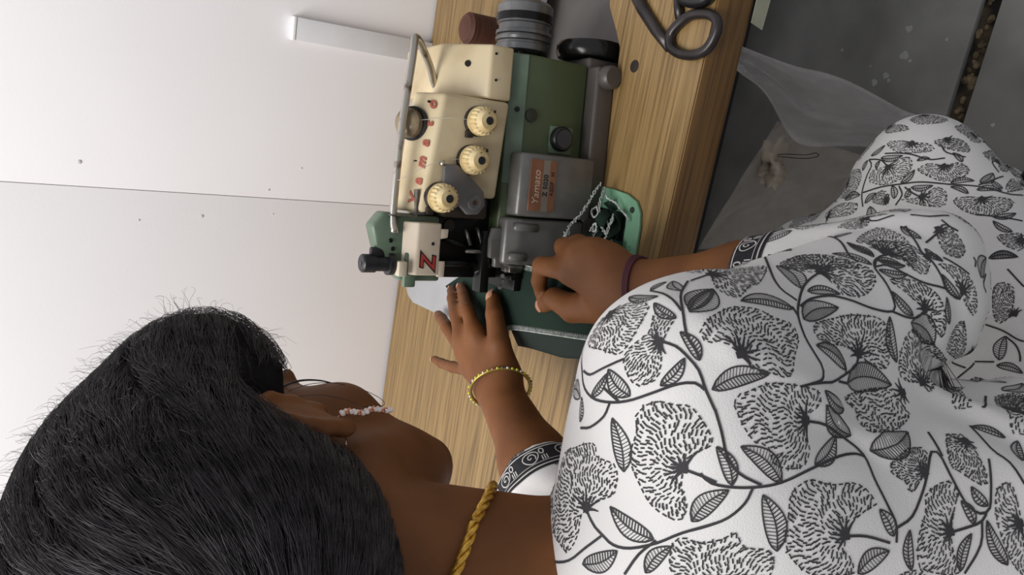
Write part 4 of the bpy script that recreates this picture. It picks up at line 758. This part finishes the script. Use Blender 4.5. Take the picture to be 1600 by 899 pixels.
def flower(node, outline, nrm=None):
    P = [Vector(p) for p in outline]; c = sum(P, Vector()) / len(P); s = snap(c)
    if s[0] is None: return
    if nrm is None:
        nrm = Vector((0, 0, 0))
        for p in P: nrm += (snap(p)[1] or Vector((0, 0, 0)))
    nrm = nrm.normalized(); _, ax, ay = frame_of(nrm)
    to2 = lambda p: ((p - c).dot(ax), (p - c).dot(ay)); to3 = lambda x, y: c + ax * x + ay * y
    O = smooth_path([(x, y, 0) for x, y in map(to2, P)], 4, True); poly = [(p.x, p.y) for p in O]; nx, ny = to2(Vector(node))
    COVER.append((c, max((p - c).length for p in P)))
    # dashed edge
    acc = 0
    for i in range(len(poly)):
        a, b = poly[i - 1], poly[i]; d = math.hypot(b[0] - a[0], b[1] - a[1]); k = 0
        while acc < d:
            t = acc / d; x, y = a[0] + (b[0] - a[0]) * t, a[1] + (b[1] - a[1]) * t; ux, uy = (b[0] - a[0]) / d, (b[1] - a[1]) / d
            ribbon([to3(x, y), to3(x + ux * .0028, y + uy * .0028)], .00042); acc += .0044
        acc -= d
    # rows of short dashes fanning out from where the stalk joins
    R = max(math.hypot(x - nx, y - ny) for x, y in poly); sc = min(1.0, max(.62, max((p - c).length for p in P) / .030)); r = .007 * sc; row = 0
    while r < R:
        n = max(3, int(2 * math.pi * r / (.0025 * sc))); row += 1
        for i in range(n):
            th = 2 * math.pi * (i + .5 * (row % 2)) / n + rp_.uniform(-.3, .3) / n * 2; rr = r + rp_.uniform(-.0012, .0012) * sc; th += .12 * math.sin(rr * 260)
            x, y = nx + rr * math.cos(th), ny + rr * math.sin(th)
            if not inside(poly, x, y): continue
            a = th + .55 * math.sin(rr * 330 + 3 * th); l = rp_.uniform(.0011, .0019) * sc
            ribbon([to3(x - l * math.cos(a), y - l * math.sin(a)), to3(x + l * math.cos(a), y + l * math.sin(a))], .00045 * max(.8, sc))
        r += .0034 * sc
    # dark stalk head with spurs
    ox, oy = -nx, -ny; base = math.atan2(oy, ox) if abs(ox) + abs(oy) > 1e-4 else 0
    n3 = to3(nx, ny); ribbon([n3 - ax * .002, n3, n3 + ax * .002], .0019); ribbon([n3 - ay * .002, n3, n3 + ay * .002], .0017)
    for k in range(7):
        a = base + (k - 3) * .42; l = rp_.uniform(.008, .013) * sc; bend = (k - 3) * .10
        ribbon([to3(nx + l * t * math.cos(a + bend * t), ny + l * t * math.sin(a + bend * t)) for t in (0, .33, .66, 1)], [.0012, .0009, .0006, .0003])
def leaf(b, t, ratio):
    b, t = Vector(b), Vector(t); L = (t - b).length; mid = (b + t) / 2; nr = snap(mid)[1]
    if nr is None or L < .006: return
    d = (t - b) / L; s = d.cross(nr).normalized(); W = L * min(ratio, .25); bow = .10 * L * (1 if rp_.random() < .5 else -1); COVER.append((mid, L * .4))
    cen = lambda u: b + d * (L * u) + s * (bow * math.sin(math.pi * u)); hw = lambda u: W * math.sin(math.pi * u ** .85) ** .8
    us = [i / 10 for i in range(11)]
    for sg in (-1, 1): ribbon([cen(u) + s * sg * hw(u) for u in us], .00045)
    ribbon([cen(u) for u in us], .0004)
    n = max(4, int(L / .0018)); hs = 1 if rp_.random() < .5 else -1
    for k in range(1, n):
        u = k / n
        for sg in (-1, 1):
            if sg == hs and False: continue
            u2 = min(1, u + .06); ribbon([cen(u) + s * sg * hw(u) * .05, cen(u2) + s * sg * hw(u2) * .96], .00022 if sg == hs else .00032)
for nd, ol in PRINT_FLOWERS: flower([c * .001 for c in nd], [[c * .001 for c in p] for p in ol])
for b, t, w in PRINT_LEAVES: leaf([c * .001 for c in b], [c * .001 for c in t], w * .01)
def stem(pts, w=.00075):
    P = dense(pts); ribbon(P, w)
    for p in P[::3]: COVER.append((p, .004))
for st_ in PRINT_STEMS: stem([[c * .001 for c in p] for p in st_])
# the same print carried on over the rest of the dress
def fill_rest():
    cand = DV[np.random.default_rng(4).permutation(len(DV))[:9000]]
    CC = np.array([tuple(c[0]) for c in COVER]); CR = np.array([c[1] for c in COVER])
    for kind, rad in (('flower', .021), ('flower', .0145), ('leaf', .0095)):
        for p in cand:
            if kind == 'flower' and (p[2] < .32): continue
            dd = np.linalg.norm(CC - p, axis=1) - CR
            if dd.min() < rad * 1.06: continue
            v = Vector(p); q, nr = snap(v)
            if q is None or any((snap(v + o * rad)[0] is None) for o in (Vector((1, 0, 0)), Vector((0, 1, 0)))): continue
            _, ax, ay = frame_of(nr); a0 = rp_.uniform(0, 6.28)
            if kind == 'flower':
                ol = [v + (ax * math.cos(a0 + k * .5236) + ay * math.sin(a0 + k * .5236)) * rad * (1.0 + .16 * math.sin(k * 2.1 + a0)) * (.35 if k == 0 else 1) for k in range(12)]
                flower(ol[0], ol, nr); stem([ol[0], ol[0] + (ax * math.cos(a0 - .3) + ay * math.sin(a0 - .3)) * rad * .6, ol[0] + (ax * math.cos(a0 + .5) + ay * math.sin(a0 + .5)) * rad * 1.3])
            else:
                dv = ax * math.cos(a0) + ay * math.sin(a0); leaf(v - dv * rad * 1.25, v + dv * rad * 1.25, .26)
            CC = np.vstack([CC, p]); CR = np.append(CR, rad)
fill_rest()
m_ink = mat('black_ink', (58, 56, 58), .85, col2=(48, 46, 48), scale=60)
inko = loc_parent(add('printed_motifs', np_mesh('printed_motifs', np.array([tuple(v) for v in INK_V]), np.array(INK_F)), m_ink, dress)); tag(inko, kind='stuff')
inko.matrix_parent_inverse = (pr.matrix_basis @ dress.matrix_parent_inverse @ dress.matrix_basis).inverted()

# black block-printed borders at both cuffs
def cuff(cp, ax_v, hw=.030):
    ax_v = Vector(ax_v).normalized(); _, a, b = frame_of(ax_v); c0 = Vector(cp); KV, KF, WV, WF = [], [], [], []
    def hit(ang, back):
        o = c0 - ax_v * back; d = a * math.cos(ang) + b * math.sin(ang); h = bvh_d.ray_cast(o + d * .10, -d, .10); return h[0] if h[0] is not None else None
    n = 90
    for (b0, b1, V_, F_, off) in ((.0035, .0305, KV, KF, .0007), (.0055, .0067, WV, WF, .0012), (.0265, .0278, WV, WF, .0012), (.0228, .0234, WV, WF, .0012)):
        for i in range(n):
            rows = []
            for k in range(6):
                bb = b0 + (b1 - b0) * k / 5; p0, p1 = hit(2 * math.pi * i / n, bb), hit(2 * math.pi * (i + 1) / n, bb); rows.append((p0, p1))
            for k in range(5):
                q = [rows[k][0], rows[k][1], rows[k + 1][1], rows[k + 1][0]]
                if any(x is None for x in q): continue
                s = len(V_)
                for x in q:
                    h = bvh_d.find_nearest(x); V_.append(h[0] + h[1] * off)
                F_.append((s, s + 1, s + 2, s + 3))
    # paisley drops and curls in white
    m_ = 9
    for i in range(m_):
        a0 = 2 * math.pi * i / m_
        def at(u, v, a0=a0): return hit(a0 + u / .047, .0065 + v)
        for curve, w in (([(math.cos(t) * .0075 * (1 - .3 * math.sin(t)), .0085 + math.sin(t) * .0068) for t in np.linspace(0, 6.28, 17)], .0006), ([(.003 * math.cos(t) * t / 4, .008 + .003 * math.sin(t) * t / 4) for t in np.linspace(0, 7, 12)], .0006), ([(.0115 + .0022 * math.cos(t), .0045 + .003 * math.sin(t)) for t in np.linspace(0, 6.28, 9)], .0007), ([(.0125, .009), (.0125, .0155)], .0006), ([(.0148, .010), (.0148, .0155)], .0006), ([(.0102, .010), (.0102, .0155)], .0006)):
            pts = [at(u, v) for u, v in curve]; pts = [p for p in pts if p is not None]
            if len(pts) > 1: ribbon(pts, w, WV, WF, .0012)
    for nm, V_, F_, m in (('cuff_border', KV, KF, mat('black_border_ink', (24, 24, 30), .8)), ('border_pattern', WV, WF, mat('white_border', (206, 202, 200), .85))):
        o = add(nm, np_mesh(nm, np.array([tuple(v) for v in V_]), np.array(F_)), m, dress, True); o.matrix_parent_inverse = (pr.matrix_basis @ dress.matrix_parent_inverse @ dress.matrix_basis).inverted()
cuff(RC_, RC_ - RE); cuff(LC_, LC_ - LE)
# ------------------------------------------------------------------ hair, gathered back into a loose low bun
HA = [EL(H(0, -1.4, 5.0), (.094, .114, .097), HR), EL(H(4.2, 3.4, 7.4), (.060, .055, .052), HR, .025), EL(H(-4.2, 3.4, 7.4), (.058, .055, .052), HR, .025), EL(H(.5, -9.0, 1.5), (.085, .062, .088), HR, .05), EL(H(.6, -10.6, -1.8), (.066, .058, .060), HR, .03), EL(H(0, -5.8, -2.8), (.060, .050, .050), HR, .04)]
def face_cut(P):
    q = (P - HO) @ HR.T * 100; a, b, c = np.abs(q[:, 0]), q[:, 1], q[:, 2]
    hl = np.maximum(np.where(c > 4, 5.3 + (c - 4) * .55, 2.4 + (c - 1) * .97), .6)          # hairline: how far forward hair reaches at this height
    return -(b - hl) * .006
def ear_cut(P):
    q = (P - HO) @ HR.T * 100; return np.linalg.norm((q - np.array([9.0, -.4, .2])) / np.array([4.2, 2.7, 3.8]), axis=1) * .022 - .022
HA += [FN(face_cut, .012), FN(ear_cut, .012)]
BUN = H(1.0, -12.5, -1.0)
def hwave(P, d):
    q = (P - HO) @ HR.T * 100; th = np.arctan2(q[:, 0], q[:, 2] - 2); rr = np.linalg.norm(q - np.array([1, -12, -1]), axis=1)
    return .0010 + .0012 * np.sin(th * 15 + .5 * rr + 1.5 * np.sin(rr * .6)) + .0010 * np.sin(th * 31 - .3 * rr + 2 * np.sin(th * 5)) + .0010 * np.sin(rr * 1.3 + 3 * th)
HV, HQ = polygonize('hair', HA, (-.48, .22, 1.0), (-.1, .66, 1.45), .003, hwave)
HV = relax(HV, HQ, 1)
m_hair = mat('black_hair', (74, 69, 71), .5, col2=(44, 41, 43), scale=90, spec=.3)
hair = loc_parent(add('hair', np_mesh('hair', HV, HQ), mat('dark_hair_base', (30, 28, 29), .8, spec=.1), pr, True))
def hgrad(P):
    e = .002; return np.stack([combine(HA, P + np.eye(3)[i] * e) - combine(HA, P - np.eye(3)[i] * e) for i in range(3)], 1) / (2 * e)
def strands(n, steps, step, r0, lift0, lift1, wig, roots=None, seed=3, out=0., clump=0):
    rg = np.random.default_rng(seed); P = (HV[rg.integers(0, len(HV), n)] if roots is None else roots).copy(); n = len(P); lift = rg.uniform(lift0, lift1, n); ph = rg.uniform(0, 6.28, (n, 3)); tr = [];
    curl = rg.uniform(-1, 1, n); ln = rg.uniform(.5, 1, n)
    for k in range(steps):
        g = hgrad(P); g /= np.maximum(np.linalg.norm(g, axis=1), 1e-6)[:, None]
        v = BUN - P; dist = np.linalg.norm(v, axis=1); sw = np.cross(g, v / np.maximum(dist, 1e-6)[:, None]) * (np.clip(1 - dist / .11, 0, 1) * 1.6 + .10 * curl)[:, None]
        v = v / np.maximum(dist, 1e-6)[:, None] + sw; v -= g * (v * g).sum(1)[:, None]; v /= np.maximum(np.linalg.norm(v, axis=1), 1e-6)[:, None]
        v += wig * np.stack([np.sin(ph[:, i] + k * (.7 + .2 * i)) for i in range(3)], 1) + out * g
        if out == 0:
            d = combine(HA, P); P = P - g * (d - lift)[:, None] * .8
        tr.append(P.copy()); P = P + v * (step * ln)[:, None]
    T = np.stack(tr, 1)                                     # n, steps, 3
    if clump:                                               # gather the strands into soft locks
        gi_ = rg.integers(0, n, clump); G = T[gi_]; near = np.concatenate([np.argmin(((T[a:a + 3000, 0][:, None] - G[None, :, 0]) ** 2).sum(2), 1) for a in range(0, n, 3000)])
        wt = np.linspace(0, 1, steps) ** 1.2 * .78; T = T + (G[near] - T) * wt[None, :, None]
    if out == 0: keep = (ear_cut(T.reshape(-1, 3)).reshape(n, steps).min(1) > .0) & (face_cut(T.reshape(-1, 3)).reshape(n, steps).min(1) > -.004); T = T[keep]; n = len(T)
    tang = np.gradient(T, axis=1); tang /= np.maximum(np.linalg.norm(tang, axis=2), 1e-9)[..., None]; u = np.cross(tang, V3((.31, .52, .79))); u /= np.maximum(np.linalg.norm(u, axis=2), 1e-9)[..., None]; w = np.cross(tang, u)
    tp = (np.sin(np.linspace(.25, math.pi - .12, steps)) ** .5)[None, :, None] * r0 if out == 0 else np.linspace(1, .35, steps)[None, :, None] * r0
    ring = np.stack([T + (u * math.cos(a) + w * math.sin(a)) * tp for a in (0, 2.094, 4.189)], 2)      # n, steps, 3, 3
    VV = ring.reshape(-1, 3); base = (np.arange(n)[:, None] * steps + np.arange(steps - 1)[None]).reshape(-1) * 3
    F = np.concatenate([np.stack([base + a, base + (a + 1) % 3, base + 3 + (a + 1) % 3, base + 3 + a], 1) for a in range(3)]); return VV, F
SV, SF = strands(30000, 11, .0078, .00017, .0002, .0050, .20, clump=700)
SO = loc_parent(add('hair_strands', np_mesh('hair_strands', SV, SF), m_hair, hair, True)); tag(SO, kind='stuff'); SO.parent = hair; SO.matrix_parent_inverse = Matrix.Identity(4); hair_m = None
top = HV[((HV - HO) @ hu > .045)]
FV, FF = strands(1500, 8, .0042, .00015, .002, .01, .5, top[np.random.default_rng(5).integers(0, len(top), 1500)], 9, out=.55)
FO = add('flyaway_hair', np_mesh('flyaway_hair', FV, FF), m_hair, hair, True); tag(FO, kind='stuff')
for o_x in (SO, FO): o_x.matrix_parent_inverse = hair.matrix_basis.inverted() @ pr.matrix_basis.inverted() if False else (pr.matrix_basis @ hair.matrix_parent_inverse @ hair.matrix_basis).inverted()
# loose wisp curling over the cheek
loc_parent(tube('hair_wisp', smooth_path([H(6.4, 3.0, 2.2), H(6.9, 4.6, .6), H(6.7, 6.2, -1.2), H(6.3, 7.0, -3.0), H(6.4, 6.2, -4.4), H(6.8, 4.6, -4.6), H(7.0, 3.4, -3.4)], 6), .00025, m_hair, pr, 5))
loc_parent(tube('hair_wisp', smooth_path([H(6.6, 2.2, 1.8), H(6.8, 3.6, -.2), H(6.9, 3.8, -2.4), H(7.1, 2.6, -3.6)], 6), .00022, m_hair, pr, 5))
loc_parent(tube('hair_wisp', smooth_path([H(6.3, 3.2, 2.8), H(6.6, 5.0, 1.6), H(6.3, 6.6, .2), H(5.9, 7.4, -1.4)], 6), [.0009 * (1 - i / 22) + .0002 for i in range(19)], m_hair, pr, 5))

# ------------------------------------------------------------------ jewellery
bvh_b = BVHTree.FromPolygons([Vector(v) for v in V.tolist()], Q.tolist())
def on_body(c, d, off):
    c = Vector(c); d = Vector(d).normalized(); hit = bvh_b.ray_cast(c + d * .25, -d); return (hit[0] + d * off) if hit[0] else c + d * .06
m_gold = mat('gold', (232, 186, 84), .3, .75, col2=(176, 128, 44), scale=300)
NCK = NB + .062 * tu_ + .006 * tb_; nax = tu_ + tb_ * .40; na = tr_; nbv = np.cross(nax, na); nbv /= np.linalg.norm(nbv)
rp = [on_body(NCK, na * math.cos(a) + nbv * math.sin(a) - .16 * tu_ * max(0, math.sin(a)), .003) for a in np.linspace(0, 2 * math.pi, 64, endpoint=False)]
rp = smooth_path(rp[::2], 6, True); bm = bmesh.new(); N_ = len(rp)
for s_ in range(3):
    pts = []
    for i, p in enumerate(rp):
        tg = (rp[(i + 1) % N_] - rp[i - 1]).normalized(); _, a, b = frame_of(tg); th = i * .62 + s_ * 2.094; pts.append(p + (a * math.cos(th) + b * math.sin(th)) * .0019)
    tube_bm(bm, pts, .0018, 6, True)
nme = bpy.data.meshes.new('necklace'); bm.to_mesh(nme); bm.free(); loc_parent(add('necklace', nme, m_gold, pr, True))
def ringpts(c, ax, rad, n=48, sq=1.0):
    d, a, b = frame_of(ax); return [Vector(c) + (a * math.cos(t) * rad + b * math.sin(t) * rad * sq) for t in np.linspace(0, 2 * math.pi, n, endpoint=False)]
ax_l = LW - LE; bc = LW + V3((-.002, -.004, -.001))
bg_ = loc_parent(tube('bangle', ringpts(bc + V3((.004, 0, 0)), V3((ax_l[0] + .03, ax_l[1], ax_l[2] - .06)), .0355), .0021, mat('brass', (176, 150, 74), .35, .8), pr, 8, True))
for k, t in enumerate(np.linspace(0, 2 * math.pi, 40, endpoint=False)):
    p = ringpts(bc + V3((.004, 0, 0)), V3((ax_l[0] + .03, ax_l[1], ax_l[2] - .06)), .0372, 40)[k]
    c = [((206, 214, 60), 'lime_bead'), ((224, 222, 210), 'white_bead'), ((190, 110, 110), 'rose_bead'), ((80, 84, 88), 'grey_bead')][(0, 0, 1, 0, 2, 0, 3, 1)[k % 8]]
    o = lathe('bead', [(-.0016, .0005), (-.001, .0014), (.001, .0014), (.0016, .0005)], p, (0, 0, 1), mat(c[1], c[0], .25), pr, seg=8); loc_parent(o)
ax_r = RW - RE; wc = RE + ax_r * .955
for dz in (-.002, 0, .002): loc_parent(tube('wrist_thread', [on_body(wc + ax_r * dz / .24, Vector(p) - Vector(wc), .001) for p in ringpts(wc, ax_r, .03)], .0017, mat('maroon_thread', (74, 20, 34), .7), pr, 6, True))
e0_ = H(7.5, .6, -2.2)
m_gem = mat('crystal', (250, 244, 242), .1, 0., col2=(226, 200, 190), scale=500, spec=1.); m_rg = mat('rose_gold', (196, 132, 104), .3, 1.)
ec = empty('ear_chain', tuple(e0_)); ec.parent = pr; ec.matrix_parent_inverse = pr.matrix_basis.inverted()
for i in range(13):
    for s_ in (-1, 1):
        p = V3((.001 * math.sin(i), s_ * .0012, -.0028 * i)) + V3((.001, 0, -.001))
        lathe('gem', [(-.0013, .0006), (-.0004, .0017), (.0007, .0017), (.0014, .0007)], p, (1, -.6, .3), m_gem if (i + s_) % 3 else m_rg, ec, seg=6)
tube('hook', [(0, 0, 0), (-.004, 0, .004), (-.008, -.001, .002)], .0006, m_rg, ec, 5)
tube('pin', [V3(H(7.0, -1.0, -3.0)) - e0_, V3(H(7.2, -2.2, -3.2)) - e0_], .0006, m_ch, ec, 5)
